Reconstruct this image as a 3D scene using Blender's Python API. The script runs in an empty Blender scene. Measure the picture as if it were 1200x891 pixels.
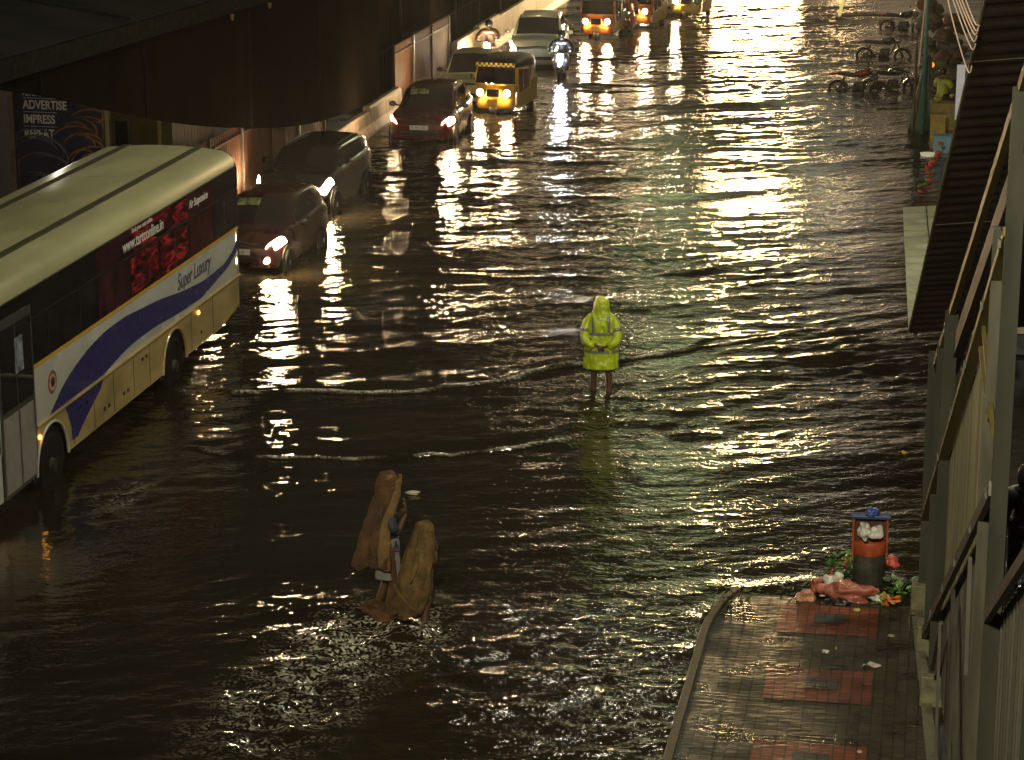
import bpy, math, random
import numpy as np
from mathutils import Vector, Matrix, Euler
random.seed(7); RNG = np.random.RandomState(11)
D = bpy.data
scene = bpy.context.scene
COL = scene.collection
R = math.radians

# ------------------------------------------------------------------ materials
MATS = {}
def mat(name, col, rough=.5, metal=0., var=.25, scale=6., bump=0., bscale=None, coat=0., spec=.5, col2=None, emit=None, estr=0.,
        stretch=None, alpha=1., trans=0.):
    if name in MATS: return MATS[name]
    m = D.materials.new(name); m.use_nodes = True
    nt = m.node_tree; N = nt.nodes; L = nt.links
    b = N['Principled BSDF']
    tc = N.new('ShaderNodeTexCoord')
    mp = N.new('ShaderNodeMapping'); L.new(tc.outputs['Object'], mp.inputs[0])
    if stretch: mp.inputs['Scale'].default_value = stretch
    no = N.new('ShaderNodeTexNoise'); no.inputs['Scale'].default_value = scale; no.inputs['Detail'].default_value = 6
    L.new(mp.outputs[0], no.inputs['Vector'])
    rp = N.new('ShaderNodeValToRGB')
    c2 = col2 if col2 else tuple(c * (1 - var) for c in col)
    c1 = col if col2 else tuple(min(1, c * (1 + var * .6)) for c in col)
    rp.color_ramp.elements[0].color = (*c2, 1); rp.color_ramp.elements[1].color = (*c1, 1)
    rp.color_ramp.elements[0].position = .32; rp.color_ramp.elements[1].position = .68
    L.new(no.outputs['Fac'], rp.inputs[0]); L.new(rp.outputs[0], b.inputs['Base Color'])
    b.inputs['Metallic'].default_value = metal
    b.inputs['Specular IOR Level'].default_value = spec
    b.inputs['Coat Weight'].default_value = coat; b.inputs['Coat Roughness'].default_value = .06
    mr = N.new('ShaderNodeMapRange'); mr.inputs[3].default_value = max(.02, rough * .75); mr.inputs[4].default_value = min(1, rough * 1.3)
    L.new(no.outputs['Fac'], mr.inputs[0]); L.new(mr.outputs[0], b.inputs['Roughness'])
    if bump:
        n2 = N.new('ShaderNodeTexNoise'); n2.inputs['Scale'].default_value = bscale or scale * 4; n2.inputs['Detail'].default_value = 5
        L.new(mp.outputs[0], n2.inputs['Vector'])
        bp = N.new('ShaderNodeBump'); bp.inputs['Strength'].default_value = 1; bp.inputs['Distance'].default_value = bump
        L.new(n2.outputs['Fac'], bp.inputs['Height']); L.new(bp.outputs[0], b.inputs['Normal'])
    if emit:
        b.inputs['Emission Color'].default_value = (*emit, 1); b.inputs['Emission Strength'].default_value = estr
    if trans: b.inputs['Transmission Weight'].default_value = trans
    if alpha < 1: b.inputs['Alpha'].default_value = alpha
    MATS[name] = m
    return m

def checker(name, c1, c2, scale):
    m = mat(name, c1, .5)
    nt = m.node_tree; b = nt.nodes['Principled BSDF']
    ck = nt.nodes.new('ShaderNodeTexChecker'); ck.inputs['Scale'].default_value = scale
    ck.inputs['Color1'].default_value = (*c1, 1); ck.inputs['Color2'].default_value = (*c2, 1)
    tc = nt.nodes.new('ShaderNodeTexCoord'); nt.links.new(tc.outputs['Object'], ck.inputs[0])
    nt.links.new(ck.outputs[0], b.inputs['Base Color'])
    return m

M_GLASS = mat('dark_window_glass', (.012, .012, .014), .04, var=.4, scale=2, spec=.7)
M_TYRE = mat('tyre_rubber', (.008, .008, .008), .7, spec=.2)
M_RIM = mat('wheel_steel', (.25, .25, .25), .35, .8)
M_BLACK = mat('black_plastic', (.012, .012, .012), .4)
M_CHROME = mat('chrome', (.6, .6, .6), .15, 1.)
M_HEAD = mat('headlamp_glow', (1, .8, .5), .3, emit=(1, .70, .38), estr=900)
M_HEADW = mat('white_headlamp_glow', (1, 1, 1), .3, emit=(.85, .92, 1.), estr=600)
M_AMBER = mat('amber_lamp', (1, .4, .05), .3, emit=(1, .38, .05), estr=14)
M_PLATE = mat('number_plate_white', (.7, .7, .66), .4, var=.1)
M_PLATEY = mat('number_plate_yellow', (.75, .45, .04), .4, var=.1)
M_SKIN = mat('brown_skin', (.085, .042, .024), .45, bump=.001)
M_STEEL = mat('dull_steel', (.22, .22, .21), .4, .7, bump=.001)
M_INK = mat('dark_blue_lettering', (.05, .045, .12), .5)
M_WHITEINK = mat('white_lettering', (.8, .8, .78), .5, var=.1)

# ------------------------------------------------------------------ mesh helpers
class MB:
    def __init__(s): s.v = []; s.f = []
    def add(s, vs, fs):
        o = len(s.v); s.v += [tuple(v) for v in vs]; s.f += [tuple(i + o for i in f) for f in fs]; return s
    def box(s, c, d, rot=None, bev=0.):
        x, y, z = d[0] / 2, d[1] / 2, d[2] / 2
        if bev:
            bb = min(bev, x * .9, y * .9, z * .9); vs = []; fs = []
            import bmesh
            bm = bmesh.new(); bmesh.ops.create_cube(bm, size=1)
            for v in bm.verts: v.co = Vector((v.co.x * d[0], v.co.y * d[1], v.co.z * d[2]))
            bmesh.ops.bevel(bm, geom=list(bm.edges), offset=bb, segments=2, affect='EDGES', profile=.5)
            bm.verts.index_update()
            vs = [v.co.copy() for v in bm.verts]; fs = [tuple(v.index for v in f.verts) for f in bm.faces]; bm.free()
        else:
            vs = [Vector((a, b, e)) for a in (-x, x) for b in (-y, y) for e in (-z, z)]
            fs = [(0, 1, 3, 2), (4, 6, 7, 5), (0, 4, 5, 1), (2, 3, 7, 6), (0, 2, 6, 4), (1, 5, 7, 3)]
        if rot: 
            q = Euler(rot).to_matrix(); vs = [q @ v for v in vs]
        c = Vector(c); return s.add([v + c for v in vs], fs)
    def bar(s, p0, p1, w, h):
        p0 = Vector(p0); p1 = Vector(p1); d = (p1 - p0); L = d.length; d.normalize()
        up = Vector((0, 0, 1)) if abs(d.z) < .95 else Vector((1, 0, 0))
        a = d.cross(up).normalized(); b = a.cross(d)
        vs = [p + a * sx * w / 2 + b * sy * h / 2 for p in (p0, p1) for sx, sy in ((-1, -1), (1, -1), (1, 1), (-1, 1))]
        return s.add(vs, [(0, 1, 2, 3), (7, 6, 5, 4), (0, 4, 5, 1), (1, 5, 6, 2), (2, 6, 7, 3), (3, 7, 4, 0)])
    def tube(s, pts, r, n=8):
        pts = [Vector(p) for p in pts]; rs = r if isinstance(r, (list, tuple)) else [r] * len(pts)
        rings = []; prev = None
        for i, p in enumerate(pts):
            d = (pts[min(i + 1, len(pts) - 1)] - pts[max(i - 1, 0)]).normalized()
            if prev is None:
                a = d.cross(Vector((0, 0, 1)) if abs(d.z) < .9 else Vector((1, 0, 0))).normalized()
            else:
                a = (prev - d * prev.dot(d)).normalized()
            prev = a; b = d.cross(a)
            rings.append([p + (a * math.cos(t) + b * math.sin(t)) * rs[i] for t in [2 * math.pi * k / n for k in range(n)]])
        return s.rings(rings, True)
    def rings(s, rings, caps=True, closed=True):
        n = len(rings[0]); vs = [v for r_ in rings for v in r_]; fs = []
        m = n if closed else n - 1
        for i in range(len(rings) - 1):
            for k in range(m):
                a = i * n + k; b = i * n + (k + 1) % n
                fs.append((a, b, b + n, a + n))
        if caps and closed:
            fs.append(tuple(range(n - 1, -1, -1))); fs.append(tuple((len(rings) - 1) * n + k for k in range(n)))
        return s.add(vs, fs)
    def lathe(s, prof, n=24, axis='z', c=(0, 0, 0)):
        rings = []
        for r_, h in prof:
            ring = []
            for k in range(n):
                t = 2 * math.pi * k / n; x, y = r_ * math.cos(t), r_ * math.sin(t)
                p = {'z': (x, y, h), 'x': (h, x, y), 'y': (y, h, x)}[axis]
                ring.append(Vector(p) + Vector(c))
            rings.append(ring)
        return s.rings(rings, True)
    def ell(s, c, r, rot=None, n=16, m=10, lump=0., seed=0):
        vs = []; fs = []
        q = Euler(rot).to_matrix() if rot else Matrix.Identity(3)
        rs = np.random.RandomState(seed); K = rs.randn(6, 3) * 2.2; ph = rs.rand(6) * 6.28
        for i in range(m + 1):
            th = math.pi * i / m
            for k in range(n):
                t = 2 * math.pi * k / n
                u = Vector((math.sin(th) * math.cos(t), math.sin(th) * math.sin(t), math.cos(th)))
                f = 1 + lump * sum(math.sin(u.dot(Vector(K[j])) + ph[j]) for j in range(6)) / 2.5 if lump else 1
                vs.append(q @ Vector((u.x * r[0] * f, u.y * r[1] * f, u.z * r[2] * f)) + Vector(c))
        for i in range(m):
            for k in range(n):
                a = i * n + k; b = i * n + (k + 1) % n
                fs.append((a, a + n, b + n, b))
        return s.add(vs, fs)
    def prism(s, poly, fn, thick):
        """poly: 2D points; fn(u,v,w)->3D; extruded over w in [0,thick]"""
        n = len(poly)
        vs = [Vector(fn(u, v, 0)) for u, v in poly] + [Vector(fn(u, v, thick)) for u, v in poly]
        fs = [tuple(range(n)), tuple(range(2 * n - 1, n - 1, -1))] + [(i, i + n, (i + 1) % n + n, (i + 1) % n) for i in range(n)]
        return s.add(vs, fs)
    def grid(s, fn, nu, nv):
        vs = [fn(i / nu, j / nv) for i in range(nu + 1) for j in range(nv + 1)]
        fs = [(i * (nv + 1) + j, (i + 1) * (nv + 1) + j, (i + 1) * (nv + 1) + j + 1, i * (nv + 1) + j + 1) for i in range(nu) for j in range(nv)]
        return s.add(vs, fs)
    def build(s, name, m, parent=None, smooth=False, solid=0., loc=None, angle=None):
        me = D.meshes.new(name); me.from_pydata([tuple(v) for v in s.v], [], s.f); me.update()
        import bmesh
        bm = bmesh.new(); bm.from_mesh(me); bmesh.ops.remove_doubles(bm, verts=bm.verts, dist=1e-5)
        bmesh.ops.recalc_face_normals(bm, faces=bm.faces)
        bm.to_mesh(me); bm.free()
        o = D.objects.new(name, me); COL.objects.link(o)
        me.materials.append(m)
        if smooth:
            for p in me.polygons: p.use_smooth = True
            if angle:
                me.set_sharp_from_angle(angle=R(angle))
        if solid:
            md = o.modifiers.new('thickness', 'SOLIDIFY'); md.thickness = solid; md.offset = 0
        if parent: o.parent = parent
        if loc: o.location = loc
        return o

def tag(o, label=None, cat=None, group=None, kind=None):
    if label: o['label'] = label
    if cat: o['category'] = cat
    if group: o['group'] = group
    if kind: o['kind'] = kind
    return o
def thing(name, label, cat, loc=(0, 0, 0), rz=0., group=None):
    o = D.objects.new(name, None); COL.objects.link(o); o.empty_display_size = .2
    o.location = loc; o.rotation_euler = (0, 0, rz)
    return tag(o, label, cat, group)
def kids(o): return [c for c in D.objects if c.parent == o]
def dup(o, loc, rz, label):
    def rec(src, par):
        c = src.copy(); COL.objects.link(c); c.parent = par
        for k in kids(src): rec(k, c)
        return c
    c = rec(o, None); c.location = loc; c.rotation_euler = (0, 0, rz); c['label'] = label
    return c
def bake(o):
    dg = bpy.context.evaluated_depsgraph_get(); dg.update()
    me = D.meshes.new_from_object(o.evaluated_get(dg)); o.modifiers.clear(); o.data = me
    return o
def text(name, body, size, m, parent, loc, rot, shear=0., extrude=.002, sx=1., align='LEFT', bold=0.):
    cu = D.curves.new(name, 'FONT'); cu.body = body; cu.size = size; cu.shear = shear; cu.extrude = extrude
    cu.align_x = align; cu.offset = bold
    o = D.objects.new(name, cu); COL.objects.link(o)
    dg = bpy.context.evaluated_depsgraph_get(); dg.update()
    me = D.meshes.new_from_object(o.evaluated_get(dg)); D.objects.remove(o)
    o = D.objects.new(name, me); COL.objects.link(o); me.materials.clear(); me.materials.append(m)
    o.location = loc; o.rotation_euler = rot; o.scale = (sx, 1, 1); o.parent = parent
    return o
def skin(name, J, E_, m, parent=None, sub=2, root=None):
    names = list(J); idx = {n: i for i, n in enumerate(names)}
    me = D.meshes.new(name); me.from_pydata([tuple(J[n][0]) for n in names], [(idx[a], idx[b]) for a, b in E_], [])
    o = D.objects.new(name, me); COL.objects.link(o)
    o.modifiers.new('skin', 'SKIN'); sv = me.skin_vertices[0].data
    for n in names:
        r_ = J[n][1]; sv[idx[n]].radius = r_ if isinstance(r_, tuple) else (r_, r_)
    sv[idx[root or names[0]]].use_root = True
    ss = o.modifiers.new('smooth', 'SUBSURF'); ss.levels = sub; ss.render_levels = sub
    bake(o); o.data.materials.clear(); o.data.materials.append(m)
    for p in o.data.polygons: p.use_smooth = True
    if parent: o.parent = parent
    return o
import mathutils.noise as mnoise
def crumple(o, amp, freq, sub=1, ridged=True, hang=1.):
    """push a cloth or bag surface in and out so that it creases"""
    if sub:
        s_ = o.modifiers.new('smooth', 'SUBSURF'); s_.levels = sub; s_.render_levels = sub
    if o.modifiers: 
        m_ = o.data.materials[0]; bake(o)
        if not o.data.materials: o.data.materials.append(m_)
    me = o.data; me.update(); ns = [v.normal.copy() for v in me.vertices]
    for v, n in zip(me.vertices, ns):
        q = Vector((v.co.x * freq, v.co.y * freq, v.co.z * freq * hang)) + Vector((3.1, 7.7, amp * 100))
        f = mnoise.fractal(q, .8, 2.2, 4)
        if ridged: f = .5 * f + .9 * (.5 - abs(mnoise.noise(q * .8 + Vector((9, 2, 5))))*2)
        v.co += n * f * amp
    for pl in me.polygons: pl.use_smooth = True
    return o
def struct(o): o['kind'] = 'structure'; return o
def hoop(c, rx, ry, n=20, a0=0., a1=2 * math.pi, z=None, wob=0., seed=0):
    rs = random.Random(seed); out = []
    ph = [rs.random() * 6.28 for _ in range(4)]
    for k in range(n):
        t = a0 + (a1 - a0) * k / (n if abs(a1 - a0 - 2 * math.pi) < 1e-6 else n - 1)
        w = 1 + wob * (math.sin(5 * t + ph[0]) * .5 + math.sin(9 * t + ph[1]) * .35 + math.sin(3 * t + ph[2]) * .4)
        out.append(Vector((c[0] + rx * w * math.cos(t), c[1] + ry * w * math.sin(t), c[2])))
    return out
def crom(xs, ys, x):
    """smooth monotone-ish interpolation"""
    if x <= xs[0]: return ys[0]
    if x >= xs[-1]: return ys[-1]
    i = max(k for k in range(len(xs)) if xs[k] <= x); i = min(i, len(xs) - 2)
    h = xs[i + 1] - xs[i]; t = (x - xs[i]) / h
    def sl(k):
        if k <= 0 or k >= len(xs) - 1: return 0
        d0 = (ys[k] - ys[k - 1]) / (xs[k] - xs[k - 1]); d1 = (ys[k + 1] - ys[k]) / (xs[k + 1] - xs[k])
        return 0 if d0 * d1 <= 0 else 2 * d0 * d1 / (d0 + d1)
    m0, m1 = sl(i) * h, sl(i + 1) * h
    return (2 * t**3 - 3 * t**2 + 1) * ys[i] + (t**3 - 2 * t**2 + t) * m0 + (-2 * t**3 + 3 * t**2) * ys[i + 1] + (t**3 - t**2) * m1

GROUND = -.15          # the road lies 15 cm under the flood water (water surface at z = 0)
#@@CAMERA
CAM_H = 10.5
cam = D.cameras.new('camera'); cam.sensor_width = 36; cam.lens = 36 * 2800 / 1200; cam.clip_end = 3000; cam.clip_start = .1
co = D.objects.new('camera', cam); COL.objects.link(co); scene.camera = co
co.location = (0, 0, CAM_H); co.rotation_euler = (R(90 - 15.0619), 0, R(10.0713))
cam.dof.use_dof = False

# ------------------------------------------------------------------ world and lamps
w = D.worlds.new('World'); scene.world = w; w.use_nodes = True
wn = w.node_tree; bg = wn.nodes['Background']
sky = wn.nodes.new('ShaderNodeTexSky'); sky.sky_type = 'NISHITA'; sky.sun_disc = False
sky.sun_elevation = R(4); sky.sun_rotation = R(200); sky.air_density = 2; sky.dust_density = 5
mixc = wn.nodes.new('ShaderNodeMix'); mixc.data_type = 'RGBA'; mixc.inputs[0].default_value = .996
mixc.inputs[7].default_value = (.028, .022, .014, 1)          # night cloud lit from below by the city
hsv = wn.nodes.new('ShaderNodeHueSaturation'); hsv.inputs['Saturation'].default_value = .3
wn.links.new(sky.outputs[0], hsv.inputs['Color']); wn.links.new(hsv.outputs[0], mixc.inputs[6])
# glow of the lit street on the low cloud ahead
wtc = wn.nodes.new('ShaderNodeTexCoord'); sx = wn.nodes.new('ShaderNodeSeparateXYZ'); wn.links.new(wtc.outputs['Generated'], sx.inputs[0])
g1 = wn.nodes.new('ShaderNodeMapRange'); g1.interpolation_type = 'SMOOTHSTEP'; g1.inputs[1].default_value = .34; g1.inputs[2].default_value = 0.; wn.links.new(sx.outputs['Z'], g1.inputs[0])
g2 = wn.nodes.new('ShaderNodeMapRange'); g2.interpolation_type = 'SMOOTHSTEP'; g2.inputs[1].default_value = .90; g2.inputs[2].default_value = 1.; wn.links.new(sx.outputs['Y'], g2.inputs[0])
g3 = wn.nodes.new('ShaderNodeMath'); g3.operation = 'MULTIPLY'; wn.links.new(g1.outputs[0], g3.inputs[0]); wn.links.new(g2.outputs[0], g3.inputs[1])
g4 = wn.nodes.new('ShaderNodeMath'); g4.operation = 'POWER'; g4.inputs[1].default_value = 1.6; wn.links.new(g3.outputs[0], g4.inputs[0])
gm = wn.nodes.new('ShaderNodeMix'); gm.data_type = 'RGBA'; gm.inputs[7].default_value = (.30, .235, .15, 1)
wn.links.new(g4.outputs[0], gm.inputs[0]); wn.links.new(mixc.outputs[2], gm.inputs[6]); wn.links.new(gm.outputs[2], bg.inputs[0]); bg.inputs[1].default_value = 1.0

def lamp(name, loc, power, col, r=.25, kind='POINT', rot=None, cone=120):
    l = D.lights.new(name, kind); l.energy = power; l.color = col
    if kind in ('POINT', 'SPOT'): l.shadow_soft_size = r
    if kind == 'SPOT': l.spot_size = R(cone); l.spot_blend = .9
    o = D.objects.new(name, l); COL.objects.link(o); o.location = loc
    if rot: o.rotation_euler = rot
    return o
def aim(o, p):
    o.rotation_euler = (Vector(p) - o.location).to_track_quat('-Z', 'Y').to_euler(); return o
WARM = (1, .72, .40); GREENISH = (.86, 1., .46); COOL = (1., .95, .86); GOLD = (.95, .92, .48); HOT = (1, .66, .30)
# lamp on the footbridge, over the near end of the flooded road
aim(lamp('footbridge_lamp', (-2.0, -2.0, 16.), 26000, (1., .91, .60), .4, 'SPOT', cone=47), (.4, 37, 0))
# unseen street lamps and oncoming headlights, sized and placed for the glints on the water
for i, (x, y, z, p, c, r_) in enumerate([
        (-5, 41, 15, 1800, (1, .95, .68), .3), (4.6, 31, 14.5, 3200, (1, .94, .66), .35),
        (-7.2, 67, 12.5, 110, GREENISH, 1.4), (-8.8, 82, 9.5, 300, GREENISH, 1.4), (-6.0, 78, 9.5, 130, GOLD, 1.9), (-5.0, 100, 9.5, 170, GOLD, 1.5), (-3.4, 90, 9.5, 90, COOL, 1.6), (-2.4, 128, 9.5, 130, WARM, 1.4),
        (-7.4, 110, 1.0, 4500, HOT, 1.2), (-9.5, 114, 1.1, 9000, HOT, 1.7), (-10.4, 138, 2.0, 9000, HOT, 1.9), (-12.6, 165, 4, 7000, HOT, 1.8),
        (-14.4, 200, 6, 5000, HOT, 1.6), (-16.4, 98, 9, 260, WARM, .4), (-16.4, 130, 9, 600, WARM, .5), (-10, 260, 9, 2000, HOT, 1.4)]):
    lamp('unseen_street_light', (x, y, z), p, c, r_)

# ------------------------------------------------------------------ water
def hashn(ix, iy, seed):
    h = (ix.astype(np.int64) * 374761393 + iy.astype(np.int64) * 668265263 + seed * 974634777) & 0x7fffffff
    h = ((h ^ (h >> 13)) * 1274126177) & 0x7fffffff
    return ((h ^ (h >> 16)) & 0xffff) / 65535.
def vnoise(x, y, seed=0):
    ix = np.floor(x); iy = np.floor(y); fx = x - ix; fy = y - iy
    fx = fx * fx * fx * (fx * (fx * 6 - 15) + 10); fy = fy * fy * fy * (fy * (fy * 6 - 15) + 10)
    ix = ix.astype(np.int64); iy = iy.astype(np.int64)
    a = hashn(ix, iy, seed); b = hashn(ix + 1, iy, seed); c = hashn(ix, iy + 1, seed); d = hashn(ix + 1, iy + 1, seed)
    return (a * (1 - fx) + b * fx) * (1 - fy) + (c * (1 - fx) + d * fx) * fy
def sstep(a, b, x):
    t = np.clip((x - a) / (b - a), 0, 1); return t * t * (3 - 2 * t)
def ridge(X, Y, pts, width, amp, skew=.5):
    """height of a wave crest running along a polyline"""
    best = np.full(X.shape, 1e9); par = np.zeros(X.shape); side = np.zeros(X.shape)
    tot = 0.
    for (x0, y0), (x1, y1) in zip(pts[:-1], pts[1:]):
        dx, dy = x1 - x0, y1 - y0; L = math.hypot(dx, dy)
        t = np.clip(((X - x0) * dx + (Y - y0) * dy) / L**2, 0, 1)
        px, py = X - (x0 + t * dx), Y - (y0 + t * dy)
        d = np.hypot(px, py); m = d < best
        best = np.where(m, d, best); par = np.where(m, tot + t * L, par); side = np.where(m, np.sign(dx * (Y - y0) - dy * (X - x0)), side)
        tot += L
    sd = best * side
    prof = np.where(sd < 0, np.exp(-(sd / (width * skew))**2), np.exp(-(sd / width)**2))      # steeper towards the front
    prof = prof - .45 * np.exp(-((sd - 2.6 * width) / (1.5 * width))**2)
    fade = sstep(0, .8, par) * (1 - sstep(tot - 1.6, tot, par))
    return amp * prof * fade
def water():
    xs = np.concatenate([[-80, -60, -40, -30, -24, -20], np.arange(-18, 6.001, .065), [8, 12, 20, 40, 80]])
    ys = np.concatenate([[-60, 0, 10, 16, 19], np.arange(20.5, 45, .04), np.arange(45, 70, .065), np.arange(70, 112, .09), [115, 120, 130, 150, 200, 320, 500]])
    X, Y = np.meshgrid(xs, ys, indexing='ij')
    wob = (vnoise(X * .35, Y * .35, 5) - .5) * 1.2 + (vnoise(X * .9, Y * .9, 6) - .5) * .3
    env = .16 + 1.42 * vnoise(X * .20, Y * .27, 1) * (.55 + .9 * vnoise(X * .55 + 3, Y * .8, 8))
    calm = 1 - .42 * sstep(-3.0, -6.5, X) * sstep(37, 34, Y)                     # the quiet dark water in front of the bus
    calm *= 1 - .60 * np.exp(-(((X + 8.2) / 2.6)**2 + ((Y - 35.4) / 1.8)**2)) - .30 * np.exp(-(((X + 7.5) / 3.2)**2 + ((Y - 30.8) / 2.2)**2))
    calm *= 1 - .20 * sstep(-6.5, -9, X) * sstep(34, 31.5, Y)
    calm *= 1 - .35 * sstep(-8, -12, X) * sstep(32, 29, Y)
    right = .75 + .25 * sstep(-7, -2, X) * sstep(60, 40, Y)
    Hh = np.zeros_like(X)
    rs = np.random.RandomState(3)
    n = 54
    for i in range(n):
        lam = .18 * (1.25 / .18)**(rs.rand()**1.2)
        ang = rs.normal(0, R(22)) + R(121)                                        # crests roughly across the road, climbing to the right
        if i % 6 == 0: ang = rs.normal(0, R(70)) + R(90)
        k = 2 * math.pi / lam
        s = .0235 * (lam / .9)**-.12
        ph = k * (X * math.cos(ang) + Y * math.sin(ang)) + rs.rand() * 6.28 + wob * min(k, 9) * .5
        loc = .4 + 1.2 * vnoise(X * .4 + i * 17.3, Y * .25 + i * 9.1, 20 + i)
        q = np.sin(ph); q = q + .22 * np.cos(2 * ph)                              # sharper crests
        Hh += s / k * q * loc
    rip = np.clip(calm * (.40 + .75 * env), .30, 1.15) * (1 - .8 * sstep(-2.6, -2.3, X) * sstep(28.9, 28.2, Y))
    Hh *= env * calm * right
    for lam, an, s in ((2.6, 118, .022), (3.7, 104, .020), (5.2, 131, .018)):     # slow swell left by the traffic
        k = 2 * math.pi / lam; Hh += s / k * np.sin(k * (X * math.cos(R(an)) + Y * math.sin(R(an))) + 2.5 * wob) * (.3 + 1.4 * vnoise(X * .15 + lam, Y * .15, 60)) * calm
    # choppy, broken water where the two walkers wade, and behind them
    def blob(cx, cy, rx, ry): return np.exp(-(((X - cx) / rx)**2 + ((Y - cy) / ry)**2))
    ch = np.clip(1.2 * blob(-6.3, 26.7, .75, .9) + .9 * blob(-6.75, 25.2, .75, .9) + .8 * blob(-6.9, 23.7, .8, 1.2) + .6 * blob(-6.9, 22, .9, 1.5)
                 + .5 * blob(-11.2, 31.0, .5, 1.2) + .35 * blob(-11.9, 37.2, .5, .8) + .25 * blob(-4.9, 37.4, .8, .6), 0, 1)
    chop = np.zeros_like(X)
    for f, a in ((2.6, .055), (5., .036), (9., .020)):
        chop += a * (vnoise(X * f, Y * f, int(f * 10)) - .5) * 2
    Hh += ch * chop
    # wakes thrown by the bus and by the walker in the raincoat
    A = [(-12.13, 36.94), (-11.42, 36.8), (-9.97, 36.81), (-9.34, 37.06), (-8.17, 37.43), (-7.22, 38.04), (-6.69, 38.58), (-5.99, 39.46), (-5.28, 39.94), (-4.76, 40.52), (-3.77, 41.19), (-2.77, 42.06), (-1.92, 43.33)]
    B = [(-11.4, 33.4), (-10.79, 33.34), (-9.57, 33.33), (-8.27, 33.42), (-7.18, 33.93), (-6.43, 34.15), (-5.73, 34.74), (-5.08, 35.42)]
    C = [(x + .9, y + 1.15) for x, y in A[4:]]
    Dd = [(-11.9, 30.6), (-11.0, 31.6), (-10.6, 32.4)]
    jit = (vnoise(X * 1.1, Y * 1.1, 77) - .5) * .40 + (vnoise(X * 3.3, Y * 3.3, 78) - .5) * .14
    gap = .35 + 1.1 * vnoise(X * .9, Y * .6, 91)
    Hh += ridge(X, Y + jit, A, .12, .068) * (.5 + .5 * gap) + ridge(X, Y + jit, B, .11, .060) * gap + ridge(X, Y + jit, C, .13, .035) * gap + ridge(X, Y + jit, Dd, .09, .03) * gap
    for k in range(9):                                                            # bow waves spreading from the cars
        x0 = rs.uniform(-12.2, -10.5); y0 = rs.uniform(44, 80); L = rs.uniform(3, 7)
        Hh += ridge(X, Y + jit, [(x0 + L * t, y0 - .9 * t + L * .30 * t * t) for t in np.linspace(0, 1, 5)], .22, rs.uniform(.03, .055)) * gap
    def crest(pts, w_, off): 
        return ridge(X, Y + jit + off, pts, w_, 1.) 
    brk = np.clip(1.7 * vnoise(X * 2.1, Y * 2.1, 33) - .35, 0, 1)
    foam_glint = np.clip(crest(A, .040, .02), 0, 1) * np.clip(gap + .25, 0, 1) + np.clip(crest(B, .034, .02), 0, 1) * np.clip(1.5 * gap - .25, 0, 1) + .5 * np.clip(crest(C, .032, .03), 0, 1) * np.clip(1.6 * gap - .5, 0, 1) + .8 * np.clip(crest(Dd, .035, .0), 0, 1)
    foam_glint = foam_glint * np.clip(1.5 * brk - .05, 0, 1.1)
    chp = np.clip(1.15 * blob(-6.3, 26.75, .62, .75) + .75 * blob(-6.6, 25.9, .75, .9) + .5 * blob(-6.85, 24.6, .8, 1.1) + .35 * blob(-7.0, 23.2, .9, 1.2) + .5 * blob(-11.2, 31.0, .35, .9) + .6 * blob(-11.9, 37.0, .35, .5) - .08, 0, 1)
    # the far sheet and the rim are flat
    edge = sstep(-18, -17, X) * sstep(6, 5, X) * sstep(20.5, 22, Y) * sstep(112, 106, Y)
    Hh *= edge
    # the pavement edge damps the waves
    damp = 1 - .85 * sstep(-2.6, -2.3, X) * sstep(28.9, 28.2, Y)
    Hh *= damp
    nx, ny = X.shape
    co_ = np.stack([X, Y, Hh], -1).reshape(-1, 3)
    idx = np.arange(nx * ny).reshape(nx, ny)
    q = np.stack([idx[:-1, :-1], idx[1:, :-1], idx[1:, 1:], idx[:-1, 1:]], -1).reshape(-1, 4)
    me = D.meshes.new('flood_water'); me.vertices.add(len(co_)); me.vertices.foreach_set('co', co_.ravel().astype(np.float32))
    me.loops.add(q.size); me.loops.foreach_set('vertex_index', q.ravel().astype(np.int32))
    me.polygons.add(len(q)); me.polygons.foreach_set('loop_start', np.arange(0, q.size, 4, dtype=np.int32))
    me.polygons.foreach_set('use_smooth', np.ones(len(q), dtype=bool))
    me.update(calc_edges=True)
    for nm, arr in (('foam_glint', foam_glint * edge), ('chop', chp * edge), ('ripple', np.clip(rip + .5 * chp, 0, 1.3))):
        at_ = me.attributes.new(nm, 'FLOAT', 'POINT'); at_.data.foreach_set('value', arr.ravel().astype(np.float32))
    o = D.objects.new('flood_water', me); COL.objects.link(o)
    m = D.materials.new('muddy_flood_water'); m.use_nodes = True; nt = m.node_tree; b = nt.nodes['Principled BSDF']
    b.inputs['Roughness'].default_value = .045; b.inputs['IOR'].default_value = 1.36
    tc = nt.nodes.new('ShaderNodeTexCoord')
    n0 = nt.nodes.new('ShaderNodeTexNoise'); n0.inputs['Scale'].default_value = .5; n0.inputs['Detail'].default_value = 4
    rp = nt.nodes.new('ShaderNodeValToRGB'); rp.color_ramp.elements[0].color = (.009, .0075, .0042, 1); rp.color_ramp.elements[1].color = (.021, .017, .009, 1)
    nt.links.new(tc.outputs['Object'], n0.inputs['Vector']); nt.links.new(n0.outputs['Fac'], rp.inputs[0]); nt.links.new(rp.outputs[0], b.inputs['Base Color'])
    mp = nt.nodes.new('ShaderNodeMapping'); mp.inputs['Scale'].default_value = (.75, 1.25, 1); mp.inputs['Rotation'].default_value = (0, 0, R(-20)); nt.links.new(tc.outputs['Object'], mp.inputs[0])
    ar = nt.nodes.new('ShaderNodeAttribute'); ar.attribute_name = 'ripple'
    prev = None
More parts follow.
